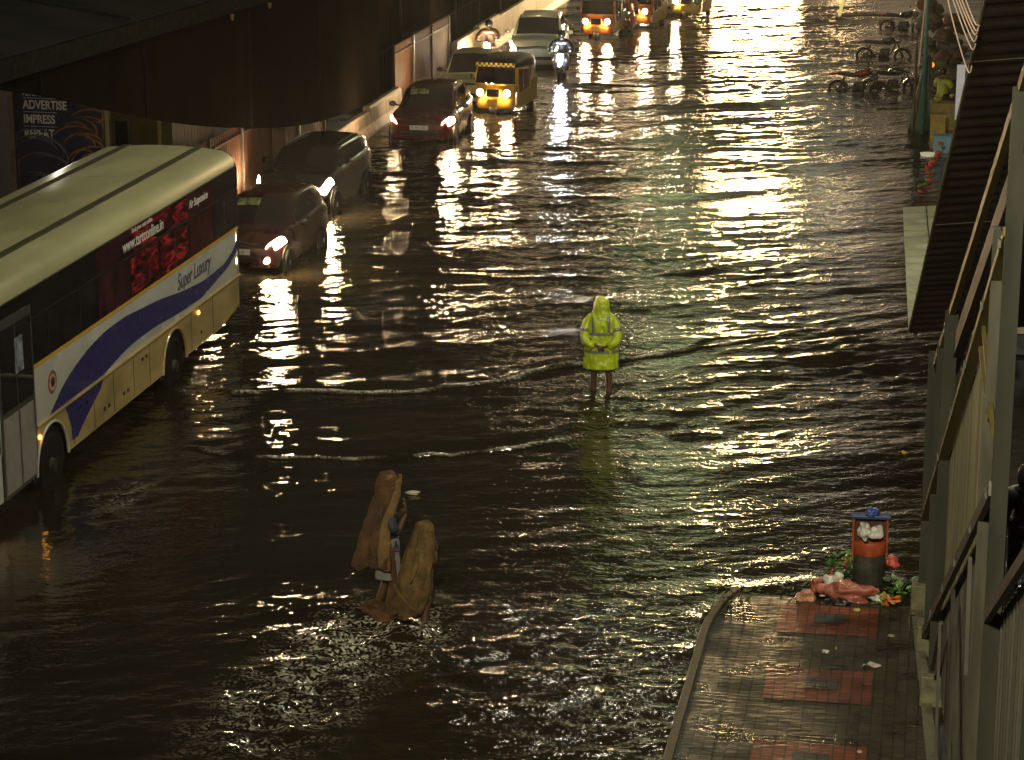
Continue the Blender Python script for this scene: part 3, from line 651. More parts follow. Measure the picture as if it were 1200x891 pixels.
def make_car(label, loc, rz, paint, L=3.75, W=1.68, H=1.5, kind='hatch', glow=None, group='cars queuing in the flood', wheel_r=.29, lights=(1, 1), fog=False, plate=None, platem=None, taxi=False, inner=None):
    glow = glow or M_HEAD
    hw = W / 2
    k = H / 1.5
    hood = {'hatch': .93, 'suv': 1.06, 'sedan': .88}[kind] * (1 if kind != 'suv' else 1) 
    BE = [.60 * k, .74 * k, .80 * k, hood - .05, hood - .01, hood + .01, hood + .02, hood + .03, hood + .035, hood + .04, hood + .06, hood + .08, hood + .10, hood + .06, hood - .06, hood - .25]
    fr = {'hatch': [0, 0, 0, 0, 0, 0, .10, .48, .82, .97, 1, .97, .88, .55, .12, 0], 'suv': [0, 0, 0, 0, 0, 0, .16, .60, .90, .985, 1, .99, .96, .80, .30, 0],
          'sedan': [0, 0, 0, 0, 0, 0, .12, .52, .86, 1, .98, .62, .10, .02, 0, 0]}[kind]
    RO = [b + .015 + (H - .035 - b - .015) * f for b, f in zip(BE, fr)]
    ZB = [.42, .30, .25, .22] + [.21] * 8 + [.22, .25, .30, .42]
    HW = [hw * f for f in (.70, .84, .93, .985, 1, 1, 1, 1, 1, 1, 1, 1, .985, .955, .92, .86)]
    HR = [hw * f for f in (.60, .70, .78, .84, .86, .85, .83, .79, .755, .74, .735, .73, .72, .74, .76, .74)]
    surf, nrm = car_surface(T0, ZB, BE, RO, HW, HR, L)
    c = thing('car', label, 'car', (loc[0], loc[1], GROUND), rz, group)
    q = MB(); NT, NS = 56, 72
    q.grid(lambda a, b: surf(a, -1 + 2 * b), NT, NS)
    for t in (0, 1):
        ring = [surf(t, -1 + 2 * j / NS) for j in range(NS + 1)]; q.add(ring, [tuple(range(NS + 1))])
    body = q.build('body', paint, c, True, angle=50)
    S_R = .12; S_B = .44
    patch(surf, nrm, .285, .425, -.15, .15, .006, 16, 20).build('windscreen', M_GLASS, c, True)
    patch(surf, nrm, .905, .968, -.14, .14, .006, 10, 16).build('rear_window', M_GLASS, c, True)
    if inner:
        q = patch(surf, nrm, .375, .418, -.10, -.005, .009, 5, 6); q.build('painted_windscreen_reflection', inner, c, True)
    for s in (1, -1):
        for a, b in ((.40, .575), (.59, .76)) if kind != 'suv' else ((.40, .565), (.58, .74), (.755, .87)):
            patch(surf, nrm, a, b, s * .205, s * .415, .005, 10, 8).build('side_window', M_GLASS, c, True)
        for a, b in ((.335, .578), (.587, .80)):
            d = patch(surf, nrm, a, b, s * .43, s * .80, .004, 8, 10); d = d.build('door', paint, c, True)
            p = surf(b - .03, s * .50) + nrm(b - .03, s * .5) * .02
            q = MB(); q.box(p, (.03, .17, .03), bev=.01); q.build('handle', M_BLACK if paint != MATS.get('pearl_white_paint') else paint, d)
        # wheel arches, wheels
        for t in (.185, .80):
            y = -L / 2 + t * L
            q = MB(); q.lathe([(wheel_r + .075, 0), (wheel_r + .075, .012 * s), (0, .012 * s)], 26, 'x', (s * hw * .985 , y, wheel_r + .01)); q.build('wheel_arch', M_BLACK, c)
            q = MB(); q.lathe([(wheel_r * .62, -.085), (wheel_r * .93, -.095), (wheel_r, -.06), (wheel_r, .06), (wheel_r * .93, .095), (wheel_r * .62, .085)], 26, 'x', (s * (hw - .045), y, wheel_r)); w_ = q.build('wheel', M_TYRE, c, True, angle=40)
            q = MB(); q.lathe([(wheel_r * .64, .05 * s), (wheel_r * .6, .075 * s), (wheel_r * .3, .05 * s), (wheel_r * .2, .08 * s), (0, .085 * s)], 20, 'x', (s * (hw - .04), y, wheel_r)); q.build('rim', M_RIM, w_, True, angle=25)
        # mirror
        p = surf(.375, s * .425)
        q = MB(); q.ell((s * (hw + .13), p.y - .02, p.z + .07), (.105, .06, .075), n=12, m=8); q.bar((s * (hw * .9), p.y, p.z + .02), (s * (hw + .1), p.y, p.z + .05), .04, .03)
        q.build('mirror', M_BLACK if kind != 'suv' else paint, c, True)
        # headlight: swept lens set into the front corner
        t_ = .045; se = s * (.50 if kind != 'suv' else .47)
        p = surf(t_, s * .50); p2 = surf(.10, s * .52)
        on = lights[0] if s < 0 else lights[1]
        q = patch(surf, nrm, 0, 0, s * .335, s * (.58 if s > 0 else .51), .012, 8, 6, tf=lambda s_: (.008 + .02 * (abs(s_) - .34) / .20, .040 + .10 * max(0, (abs(s_) - .34) / .20)))
        hl = q.build('headlight', glow if on else mat('unlit_headlamp', (.3, .3, .3), .1), c, True)
        if fog:
            p = surf(.012, s * .70); q = MB(); q.lathe([(.07, 0), (.06, -.025), (0, -.03)], 14, 'y', (s * hw * .70, p.y - .015, .45)); q.build('fog_lamp', glow if on else M_BLACK, c, True)
    # front: grille, lower intake, plate, badge
    patch(surf, nrm, 0, 0, -.30, .30, .008, 3, 14, tf=lambda s_: (.002, .018)).build('grille', mat('dark_grille', (.02, .02, .02), .3, var=.6, scale=40), c)
    q = MB(); q.box((0, -L / 2 + .015, .44 * k), (hw * 1.15, .05, .12), bev=.02); q.build('lower_intake', M_BLACK, c)
    q = MB(); q.box((0, -L / 2 - .012, .60 * k), (.50, .02, .12), bev=.004); pl = q.build('number_plate', platem or M_PLATE, c)
    if plate: text('lettering', plate, .095, M_BLACK, pl, (-.22, -L / 2 - .024, .60 * k - .035), (R(90), 0, 0), 0, .001, .9)
    q = MB(); q.tube([(-.28, -L * .5 + .305 * L, hood + .06), (.15, -L * .5 + .298 * L, hood + .065)], .008, 5); q.tube([(.05, -L * .5 + .302 * L, hood + .06), (.5, -L * .5 + .306 * L, hood + .05)], .008, 5); q.build('wiper', M_BLACK, c)
    for s in (1, -1):
        q = patch(surf, nrm, .93, .985, s * .40, s * .56, .008, 6, 4); q.build('tail_lamp', mat('red_tail_lamp', (.3, .01, .01), .3), c, True)
    if kind == 'suv':
        for s in (1, -1):
            q = MB(); q.tube([surf(t, s * .125) + Vector((0, 0, .035 if .45 < t < .84 else .0)) for t in (.43, .46, .55, .65, .75, .83, .86)], .016, 6); q.build('roof_rail', M_BLACK, c)
    if taxi:
        q = MB(); q.box((0, 0.1, H + .05), (.5, .16, .11), bev=.03); q.build('roof_sign', mat('taxi_sign_yellow', (.7, .5, .1), .4), c)
    return c
P_MAROON = mat('maroon_paint', (.045, .007, .007), .25, var=.2, scale=2, coat=.8)
P_RED = mat('dark_red_paint', (.10, .014, .011), .25, var=.2, scale=2, coat=.8)
P_BLACKC = mat('black_car_paint', (.012, .010, .008), .22, var=.2, scale=2, coat=.8)
P_CREAM = mat('cream_car_paint', (.42, .42, .27), .3, var=.12, scale=2, coat=.5)
P_WHITE = mat('pearl_white_paint', (.55, .56, .44), .3, var=.1, scale=2, coat=.5)
REFLECT_PAINT = mat('painted_pale_reflection', (.16, .19, .09), .25, var=.9, scale=9)  # pale patch painted on the windscreens as a reflection
make_car('maroon hatchback beside the rear of the coach, one headlamp hidden', (-13.62, 47.45), R(-3), P_MAROON, 3.7, 1.66, 1.52, 'hatch', fog=True, plate='TS 08 110', inner=REFLECT_PAINT)
make_car('black sport utility car waiting between the maroon and the red hatchbacks', (-14.2, 53.6), R(-2), P_BLACKC, 4.25, 1.76, 1.54, 'suv', wheel_r=.34)
make_car('dark red hatchback with both headlamps lit, ahead of the yellow auto rickshaw', (-13.50, 63.55), R(1), P_RED, 3.75, 1.74, 1.55, 'hatch', plate='TS 09 2184', inner=REFLECT_PAINT)
make_car('cream sedan with a plain roof, half hidden by the yellow auto rickshaw', (-13.7, 70.9), R(0), P_CREAM, 4.1, 1.72, 1.55, 'sedan', plate='TS 07 5512', platem=M_PLATEY)
make_car('pearl white sport utility car with roof rails beyond the yellow auto rickshaw', (-13.15, 79.35), R(6), P_WHITE, 4.4, 1.82, 1.68, 'suv', wheel_r=.35)
make_car('pale hatchback farthest in the queue, at the top of the photo', (-10.7, 95.2), R(2), mat('pale_silver_paint', (.35, .33, .28), .3, coat=.5), 3.8, 1.7, 1.55, 'hatch')

# ------------------------------------------------------------------ auto rickshaws
A_YEL = mat('rickshaw_yellow', (.62, .34, .03), .35, var=.2, coat=.3)
A_ORG = mat('rickshaw_orange', (.60, .14, .02), .35, var=.2, coat=.3)
A_OCH = mat('rickshaw_ochre', (.42, .30, .04), .4, var=.2)
A_TOP = mat('black_vinyl_canopy', (.018, .015, .011), .45, bump=.006, bscale=9)
A_CHK = checker('yellow_black_chequer', (.7, .5, .05), (.02, .02, .02), 14)
A_SEAT = mat('brown_rexine', (.08, .03, .02), .5)
def make_auto(label, loc, rz, cowl, side, chequer=False, lights=(1, 1), cover=None):
    c = thing('auto_rickshaw', label, 'auto rickshaw', (loc[0], loc[1], GROUND), rz, 'auto rickshaws in the queue')
    def cw(a, b):           # a: -1..1 around the nose, b: height
        z = .34 + .68 * b
        bulge = math.sin(math.pi * min(1, b * .9 + .1)) ** .6
        x = (.52 + .085 * b ** .6) * math.sin(a * 1.45) / math.sin(1.45)
        y = -.72 - (.34 + .10 * bulge - .16 * b) * math.cos(a * 1.45) ** .5
        return Vector((x, y, z))
    q = MB(); q.grid(lambda a, b: cw(2 * a - 1, b), 28, 14); front = q.build('front_cowl', cowl, c, True, solid=.02)
    q = MB(); q.grid(lambda a, b: Vector(((.60 - .03 * b) * (2 * a - 1), -.96 + .17 * b + .07 * (2 * a - 1) ** 2, 1.05 + .46 * b)), 10, 6); q.build('windscreen', M_GLASS, c, True)
    q = MB()
    for s in (1, -1):
        q.tube([(s * .60, -.88, 1.0), (s * .60, -.80, 1.3), (s * .565, -.70, 1.55)], .022, 8)
        q.tube([(s * .61, -.72, .4), (s * .615, -.66, 1.0), (s * .58, -.60, 1.6)], .022, 8)
    q.tube([(-.60, -.90, 1.02), (-.3, -.97, 1.03), (0, -.99, 1.03), (.3, -.97, 1.03), (.60, -.90, 1.02)], .022, 8)
    q.tube([(-.565, -.72, 1.55), (0, -.80, 1.57), (.565, -.72, 1.55)], .025, 8); q.build('windscreen_frame', cowl, c, True)
    q = MB()
    def rg(y, hw, zl, zt, k=1.): return [Vector((x * hw, y, z)) for x, z in [(-1, zl), (-1.0, zl + (zt - zl) * .55), (-.93, zt - .07), (-.75, zt - .015), (-.4, zt + .02), (0, zt + .03), (.4, zt + .02), (.75, zt - .015), (.93, zt - .07), (1.0, zl + (zt - zl) * .55), (1, zl)]]
    q.rings([rg(-.86, .57, 1.53, 1.60), rg(-.80, .60, 1.50, 1.66), rg(-.4, .64, 1.47, 1.73), rg(.2, .66, 1.45, 1.76), rg(.8, .66, 1.42, 1.74), rg(1.10, .64, 1.2, 1.70), rg(1.24, .60, .95, 1.58), rg(1.30, .58, .8, 1.3)], True)
    q.build('canopy', cover or A_TOP, c, True, angle=50)
    if chequer:
        q = MB(); q.rings([[Vector((.585 * x, -.885 + .03 * x * x - .02, 1.53 + .105 * h)) for x in np.linspace(-1, 1, 9)] for h in (0, 1)], False, False); q.build('chequered_visor', A_CHK, c, solid=.012)
    for s in (1, -1):
        poly = [(-.70, .36), (.98, .36), (1.2, .5), (1.26, .9), (1.2, 1.05), (.62, 1.0), (.45, .80), (-.5, .74), (-.70, .98)]
        q = MB(); q.prism(poly, lambda u, v, w_: (s * (.615 + w_ + .03 * math.sin(max(0, u) * 2)), u, v), .025); q.build('side_panel', side, c)
        q = MB(); q.box((s * .60, .62, 1.12), (.03, .06, .72)); q.tube([(s * .63, -.15, .8), (s * .63, -.15, 1.5)], .013, 6); q.build('door_post', side if s < 0 else M_STEEL, c)
        q = MB(); q.lathe([(.13, -.05), (.19, -.055), (.215, -.03), (.215, .03), (.19, .055), (.13, .05)], 20, 'x', (s * .56, .82, .215)); q.build('wheel', M_TYRE, c, True)
        q = MB(); q.lathe([(.095, 0), (.09, -.04), (.05, -.065), (0, -.07)], 16, 'y', (s * .40, -1.06, .80)); q.build('headlight', M_HEAD if lights[0 if s < 0 else 1] else M_RIM, front, True)
        q = MB(); q.lathe([(.115, .0), (.115, -.025), (.095, -.03)], 18, 'y', (s * .40, -1.05, .80)); q.build('headlight_rim', M_CHROME, front, True)
        q = MB(); q.ell((s * .74, -.80, 1.22), (.05, .03, .075), n=10, m=6); q.tube([(s * .6, -.8, 1.1), (s * .72, -.8, 1.2)], .01, 5); q.build('mirror', M_BLACK, c, True)
    q = MB(); q.box((0, -1.175, .55), (.32, .02, .17), bev=.004); q.build('number_plate', M_PLATEY, front)
    q = MB(); q.box((0, -1.125, .80), (.40, .05, .22), bev=.03); q.build('grille', M_BLACK, front)
    q = MB(); q.grid(lambda a, b: Vector(((b - .5) * .22, -.92 + .26 * math.cos(math.pi * (1.05 - a * .95)), .22 + .26 * math.sin(math.pi * (1.05 - a * .95)) )), 12, 4); q.build('front_mudguard', M_BLACK, c, True, solid=.015)
    q = MB(); q.lathe([(.13, -.05), (.19, -.055), (.215, -.03), (.215, .03), (.19, .055), (.13, .05)], 20, 'x', (0, -.92, .215)); q.build('wheel', M_TYRE, c, True)
    q = MB(); q.box((0, .55, .72), (1.15, .5, .16), bev=.04); q.box((0, .86, 1.0), (1.15, .12, .5), bev=.04); q.build('passenger_seat', A_SEAT, c)
    q = MB(); q.box((0, -.2, .66), (.6, .36, .14), bev=.04); q.build('driver_seat', A_SEAT, c)
    q = MB(); q.box((0, .2, .38), (1.2, 2.0, .05)); q.build('floor_pan', M_BLACK, c)
    q = MB(); q.tube([(-.3, -.55, 1.05), (0, -.62, 1.02), (.3, -.55, 1.05)], .014, 6); q.tube([(0, -.62, 1.02), (0, -.85, .5)], .02, 6); q.build('handlebar', M_BLACK, c)
    return c
make_auto('yellow auto rickshaw with a black canopy and a chequered strip above the windscreen', (-12.35, 68.2), R(-6), A_YEL, A_OCH, True)
make_auto('orange auto rickshaw beside the rear of the white sport utility car', (-12.02, 86.35), R(-3), A_ORG, A_OCH)
make_auto('orange auto rickshaw with one lit lamp, behind the motorcycle in the queue', (-11.0, 89.9), R(-8), A_ORG, A_OCH, lights=(0, 1), cover=mat('olive_canopy', (.10, .08, .02), .5))
make_auto('yellow auto rickshaw partly cut off by the top of the photo', (-9.55, 93.6), R(-4), A_OCH, A_YEL, lights=(1, 0))

# ------------------------------------------------------------------ people
def body_joints(**kw):
    J = dict(pelvis=((0, 0, .95), .125), waist=((0, 0, 1.08), .115), chest=((0, 0, 1.28), .14), collar=((0, 0, 1.42), .08), neck=((0, .0, 1.48), .052), head=((0, .015, 1.58), .088), crown=((0, .01, 1.67), .07), nose=((0, .105, 1.575), .018),
             hip_r=((.10, 0, .90), .092), knee_r=((.11, .01, .50), .060), ankle_r=((.115, -.01, .09), .040), heel_r=((.115, -.03, .045), .035), toe_r=((.125, .14, .03), .030),
             hip_l=((-.10, 0, .90), .092), knee_l=((-.11, .01, .50), .060), ankle_l=((-.115, -.01, .09), .040), heel_l=((-.115, -.03, .045), .035), toe_l=((-.125, .14, .03), .030),
             shoulder_r=((.19, 0, 1.38), .068), elbow_r=((.25, -.03, 1.10), .044), wrist_r=((.26, .06, .86), .030),
             shoulder_l=((-.19, 0, 1.38), .068), elbow_l=((-.25, -.03, 1.10), .044), wrist_l=((-.26, .06, .86), .030))
    for k_, v in kw.items(): J[k_] = (v, J[k_][1]) if not isinstance(v[0], tuple) else v
    return J
EDG = [('pelvis', 'waist'), ('waist', 'chest'), ('chest', 'collar'), ('collar', 'neck'), ('neck', 'head'), ('head', 'crown'), ('head', 'nose')] + \
      [e for s in 'rl' for e in (('pelvis', 'hip_' + s), ('hip_' + s, 'knee_' + s), ('knee_' + s, 'ankle_' + s), ('ankle_' + s, 'heel_' + s), ('ankle_' + s, 'toe_' + s),
                                 ('collar', 'shoulder_' + s), ('shoulder_' + s, 'elbow_' + s), ('elbow_' + s, 'wrist_' + s))]
def hand(mb, p, d, n, s=1., curl=.5):
    """palm at p, fingers along d, palm normal n: four unequal fingers bent twice and a thumb"""
    p = Vector(p); d = Vector(d).normalized(); n = Vector(n).normalized(); sd = d.cross(n).normalized() * s
    mb.ell(p + d * .045, (.04, .016, .05), Matrix((sd, n, d)).transposed().to_euler(), n=10, m=8)
    for i, (o, l) in enumerate(((-.03, .066), (-.010, .076), (.011, .071), (.030, .055))):
        a = p + d * .085 + sd * o; b = a + (d * math.cos(curl * .6) + n * math.sin(curl * .6)) * l * .5
        c = b + (d * math.cos(curl * 1.6) + n * math.sin(curl * 1.6)) * l * .32; e = c + (d * math.cos(curl * 2.3) + n * math.sin(curl * 2.3)) * l * .25
        mb.tube([a - d * .02, a, b, c, e], [.009, .0092, .0085, .0078, .005], 6)
    a = p + d * .02 - sd * .034
    mb.tube([a, a + (d * .6 - sd * .7) * .035, a + (d * .9 - sd * .35) * .062 + n * .012], [.012, .010, .007], 6)
def person(label, loc, rz, J, cat='person', sub=2, m=M_SKIN, group=None):
    """facing +y in its own frame"""
    o = skin('person', J, EDG, m, None, sub, 'pelvis')
    o.location = loc; o.rotation_euler = (0, 0, rz); return tag(o, label, cat, group)
def garment(name, J, joints, edges, grow, m, parent, over={}, sub=2, root=None):
    G = {}
    for j in joints:
        p, r_ = over.get(j, J.get(j)) if j in over or j in J else None
        G[j] = (p, r_ + (grow if j not in over else 0))
    return skin(name, G, edges, m, parent, sub, root or joints[0])

RAIN = mat('wet_lime_yellow_raincoat', (.42, .52, .025), .3, var=.14, scale=5, bump=.012, bscale=13, coat=.3)
REFL = mat('grey_reflective_tape', (.25, .25, .24), .3, .4, var=.2)
def man_in_raincoat():
    J = body_joints(elbow_r=(.28, -.10, 1.12), wrist_r=(.06, -.19, .93), elbow_l=(-.28, -.10, 1.12), wrist_l=(-.05, -.195, .945), head=(.012, .02, 1.58), crown=(.015, .03, 1.67),
                    knee_r=(.125, .015, .50), ankle_r=(.14, 0, .09), knee_l=(-.12, .01, .50), ankle_l=(-.12, 0, .09))
    J['head'] = ((.0, .03, 1.575), .09)
    p = person('person in a lime yellow hooded raincoat, hands clasped behind the back', (-5.25, 38.0, GROUND), R(6), J)
    q = MB(); hand(q, (.075, -.185, .935), (-.95, -.1, -.2), (0, -.9, .25), 1, .8); hand(q, (-.06, -.19, .95), (.95, -.16, -.25), (0, -.9, .1), -1, .9); q.build('hand', M_SKIN, p, True)
    # coat body: rings from hem to shoulders
    prof = [(.56, .285, .205), (.62, .282, .20), (.75, .272, .188), (.9, .262, .176), (1.05, .256, .168), (1.2, .258, .162), (1.34, .248, .152), (1.42, .212, .137), (1.475, .14, .115), (1.53, .095, .095)]
    def ring(z, rx, ry, d=0.):
        out = []
        for k in range(56):
            t = 2 * math.pi * k / 56
            w_ = .016 * math.sin(7 * t + 3 * z) + .010 * math.sin(12 * t - 5 * z + 1) + .02 * math.exp(-((t - 4.712) / .12) ** 2) * (z < .95) * -1
            f = 1 + w_ * (1.25 - .55 * z) * 1.6
            out.append(Vector(((rx * f + d) * math.cos(t), (ry * f + d) * math.sin(t) - .015, z)))
        return out
    zz = np.linspace(.56, 1.53, 42)
    def pr(z, d=0.): return ring(z, crom([a[0] for a in prof], [a[1] for a in prof], z), crom([a[0] for a in prof], [a[2] for a in prof], z), d)
    q = MB(); q.rings([pr(z) for z in zz], False); coat = crumple(q.build('raincoat', RAIN, p, True, solid=.008), .030, 9, 1, hang=.4)
    for s in (1, -1):
        q = MB(); q.tube([(s * .11, 0, 1.435), (s * .195, -.01, 1.385), (s * .248, -.04, 1.27), (s * .277, -.095, 1.13), (s * .25, -.15, 1.04), (s * .17, -.19, .985), (s * .105, -.20, .955)], [.070, .080, .079, .078, .075, .070, .062], 18)
        sl = crumple(q.build('sleeve', RAIN, coat, True), .022, 11, 1)
        q = MB(); q.tube([(s * .258, -.058, 1.225), (s * .270, -.082, 1.175)], [.089, .089], 16); q.build('sleeve_band', REFL, coat, True)
    # hood with an open front and a soft fold at the neck
    q = MB()
    rows = []
    for z, r1, r2, yo in ((1.44, .165, .140, -.02), (1.465, .148, .135, -.01), (1.49, .130, .128, 0), (1.52, .122, .128, .01), (1.58, .126, .135, .015), (1.64, .120, .130, .012), (1.70, .094, .108, .01), (1.735, .062, .075, .01), (1.750, .012, .02, .01)):
        rows.append([Vector((r1 * (1 + .03 * math.sin(5 * t + 9 * z)) * math.cos(t), yo + r2 * math.sin(t), z + .012 * math.sin(3 * t + z * 20))) for t in [R(125) + R(290) * k / 26 for k in range(27)]])
    q.rings(rows, False, False); crumple(q.build('hood', RAIN, p, True, solid=.009), .030, 11, 1, hang=.6)
    for z0, z1 in ((.835, .885), (1.135, 1.185)):
        q = MB(); q.rings([pr(z, .019) for z in np.linspace(z0, z1, 4)], False); q.build('reflective_band', REFL, coat, True)
    for s in (1, -1):
        q = MB(); zs = np.linspace(1.19, 1.45, 9)
        def pt(z, dx):
            x = s * (.125 + dx + .012 * (1.4 - z)); rx = crom([a[0] for a in prof], [a[1] for a in prof], z); ry = crom([a[0] for a in prof], [a[2] for a in prof], z)
            return Vector((x, -.015 - ry * math.sqrt(max(.02, 1 - (x / rx) ** 2)) * 1.03 - .022, z))
        q.rings([[pt(z, -.022), pt(z, .022)] for z in zs], False, False); q.build('reflective_strap', REFL, coat, True, solid=.004)
    for s in (1, -1):
        q = MB(); q.tube([(s * .115, 0, .80), (s * .125, .01, .62), (s * .13, .015, .50)], [.125, .105, .088], 14); q.build('shorts_leg', mat('dark_wet_shorts', (.05, .035, .025), .5), p, True)
man_in_raincoat()

JUTE = mat('wet_brown_jute', (.085, .040, .016), .85, var=.6, scale=5, bump=.016, bscale=45)
JUTE2 = mat('wet_tan_jute', (.165, .095, .036), .85, var=.35, scale=5, bump=.016, bscale=45)
JUTE3 = mat('wet_olive_jute', (.12, .072, .021), .85, var=.6, scale=6, bump=.014, bscale=55)
NAVY = mat('navy_cloth', (.012, .016, .035), .6, bump=.004)
LUNGI = mat('pale_grey_cloth', (.20, .19, .17), .6, var=.25, bump=.01, bscale=12)
def walker_tall():
    # faces +y before turning; turned so that the open side of the sack looks to the right of the photo
    J = body_joints(knee_r=(.10, .06, .50), ankle_r=(.10, -.04, .09), toe_r=(.11, .10, .03), knee_l=(-.10, -.02, .5), ankle_l=(-.10, -.16, .1), elbow_r=(.24, .10, 1.20), wrist_r=(.10, .22, 1.42), elbow_l=(-.24, .10, 1.20), wrist_l=(-.10, .22, 1.42))
    p = person('person with a brown jute sack over head and back, navy shirt, pale waist cloth', (-6.42, 27.35, GROUND), R(-74), J)
    q = MB(); hand(q, (.10, .215, 1.42), (0, .15, 1), (0, -1, .2), 1, .7); hand(q, (-.10, .215, 1.42), (0, .15, 1), (0, -1, .2), -1, .7); q.build('hand', M_SKIN, p, True)
    garment('shirt', J, ['waist', 'pelvis', 'chest', 'collar', 'shoulder_r', 'elbow_r', 'shoulder_l', 'elbow_l'], [('pelvis', 'waist'), ('waist', 'chest'), ('chest', 'collar'), ('collar', 'shoulder_r'), ('shoulder_r', 'elbow_r'), ('collar', 'shoulder_l'), ('shoulder_l', 'elbow_l')], .022, NAVY, p)
    q = MB(); q.rings([hoop((0, -.01, z), rx, ry, 40, wob=.05, seed=4) for z, rx, ry in ((.56, .165, .155), (.72, .16, .15), (.9, .16, .15), (1.03, .15, .14), (1.10, .145, .135))], False); crumple(q.build('waist_cloth', LUNGI, p, True, solid=.01), .015, 8, 1)
    # sack: a folded bag worn as a hood, its corner square over the head, two long flaps hanging
    def row(z, rx, ry, yo, a0, a1, sd, flare=0.):
        out = []
        for k in range(44):
            t = R(a0) + R(a1 - a0) * k / 43
            g = max(0, 1.75 - z); w_ = 1 + g * (.10 * math.sin(5 * t + z * 1.5) + .07 * math.sin(11 * t - z * 2.5 + 1)) + .02 * math.sin(17 * t + z * 9)
            out.append(Vector((rx * w_ * math.cos(t), yo + ry * w_ * math.sin(t), z + (.02 + .05 * max(0, 1.1 - z)) * math.sin(3 * t + 2) + .04 * max(0, 1.1 - z) * math.sin(8 * t))))
        return out
    Z = [(.74, .285, .29, -.12, 172, 386), (.9, .275, .28, -.11, 168, 384), (1.02, .265, .265, -.10, 164, 382), (1.2, .25, .235, -.075, 158, 380), (1.38, .215, .20, -.05, 152, 380), (1.5, .175, .175, -.02, 142, 390),
         (1.6, .145, .155, 0, 130, 402), (1.72, .13, .145, .01, 122, 412), (1.82, .122, .135, .015, 112, 422), (1.87, .115, .122, .015, 102, 432), (1.905, .095, .10, .01, 94, 444), (1.912, .01, .01, .01, 92, 446)]
    q = MB(); q.rings([row(*a, 1) for a in Z], False, False)
    sack = crumple(crumple(q.build('jute_sack', JUTE, p, True, solid=.012), .045, 6, 1, hang=.5), .012, 22, 1)
    # paler turned-back edges
    for s, (ka) in ((1, -1), (-1, 0)):
        q = MB(); rows = []
        for a in Z[:-2]:
            e = row(*a, 1)[ka]; e2 = row(*a, 1)[ka - 6 if ka == -1 else 6]
            d = (e - e2); d = d.normalized() if d.length > 1e-6 else Vector((0, 1, 0))
            o = Vector((e.x, e.y, 0)).normalized()
            rows.append([e + o * .022, e + d * .024 + o * .03, e + o * .05 - d * .02, e2 + o * .042])
        q.rings(rows, False, False); crumple(q.build('turned_edge', JUTE2, sack, True, solid=.012), .016, 9, 2)
    for s in (1, -1):
        q = MB(); q.ell((s * .085, .03, 1.875), (.06, .065, .05), lump=.2, seed=3 + s, n=14, m=8); crumple(q.build('sack_corner', JUTE2 if s > 0 else JUTE, sack, True), .016, 12, 1)
walker_tall()
def walker_bent():
    J = body_joints(pelvis=(0, -.12, .72), waist=(0, -.08, .84), chest=(0, .03, 1.0), collar=(0, .10, 1.09), neck=(0, .13, 1.14), head=(0, .17, 1.21), crown=(0, .17, 1.28), nose=(0, .26, 1.19), hip_r=(.09, -.12, .68), hip_l=(-.09, -.12, .68),
                    knee_r=(.10, .06, .42), knee_l=(-.10, -.06, .40), ankle_r=(.10, -.02, .09), ankle_l=(-.10, -.22, .1), toe_r=(.11, .12, .03), toe_l=(-.11, -.08, .05), heel_l=(-.11, -.25, .06),
                    shoulder_r=(.13, .08, 1.04), shoulder_l=(-.13, .08, 1.04), elbow_r=(.13, .16, .84), elbow_l=(-.13, .16, .84), wrist_r=(.07, .27, .98), wrist_l=(-.07, .27, .98))
    p = person('shorter stooping person wholly wrapped in a wet olive brown jute sack', (-5.98, 27.05, GROUND), R(-25), J)
    q = MB(); hand(q, (.07, .27, .98), (0, .1, 1), (0, -1, .1), 1, .7); hand(q, (-.07, .27, .98), (0, .1, 1), (0, -1, .1), -1, .7); q.build('hand', M_SKIN, p, True)
    def row(z, rx, ry, xo, yo, ragged=0.):
        return [Vector((xo + rx * (1 + (1.35 - z) * (.13 * math.sin(5 * t + z * 2) + .09 * math.sin(9 * t - z * 3 + 2)) + .02 * math.sin(15 * t + 9 * z)) * math.cos(t), yo + ry * (1 + .05 * math.sin(5 * t + z * 5)) * math.sin(t), z + ragged * (math.sin(2 * t + 1) + .6 * math.sin(5 * t)))) for t in [2 * math.pi * k / 48 for k in range(48)]]
    q = MB(); q.rings([row(.26, .17, .20, -.03, -.10, .05), row(.36, .20, .23, -.02, -.10, .03), row(.5, .23, .25, 0, -.09, .01), row(.7, .225, .25, 0, -.06), row(.88, .21, .235, 0, 0), row(1.02, .19, .21, 0, .06), row(1.12, .17, .185, 0, .11), row(1.22, .13, .14, 0, .15), row(1.31, .11, .115, 0, .16), row(1.36, .085, .09, 0, .16), row(1.385, .04, .04, 0, .16), row(1.39, .002, .002, 0, .16)], False)
    for i_ in range(len(q.v)): q.v[i_] = (q.v[i_][0] * .84, q.v[i_][1] * .9, q.v[i_][2])
    sk = crumple(crumple(q.build('jute_sack', JUTE3, p, True, solid=.012), .040, 6, 1, hang=.5), .012, 22, 1)
    q = MB(); q.tube([(-.14, -.30, .70), (-.05, -.32, .56), (.08, -.31, .46), (.16, -.25, .34)], [.012, .03, .035, .012], 8); q.tube([(.1, -.12, 1.1), (.14, -.2, .9), (.1, -.3, .7)], [.015, .03, .015], 8)
    crumple(q.build('sack_fold', JUTE3, sk, True), .012, 9, 1)
    q = MB(); q.ell((-.38, -.22, .20), (.27, .15, .085), (0, .35, .3), lump=.28, seed=8, n=22, m=12); q.ell((-.19, -.2, .30), (.10, .09, .13), lump=.2, seed=5); crumple(crumple(q.build('trailing_flap', JUTE, sk, True), .05, 8, 1), .014, 24, 1)
walker_bent()
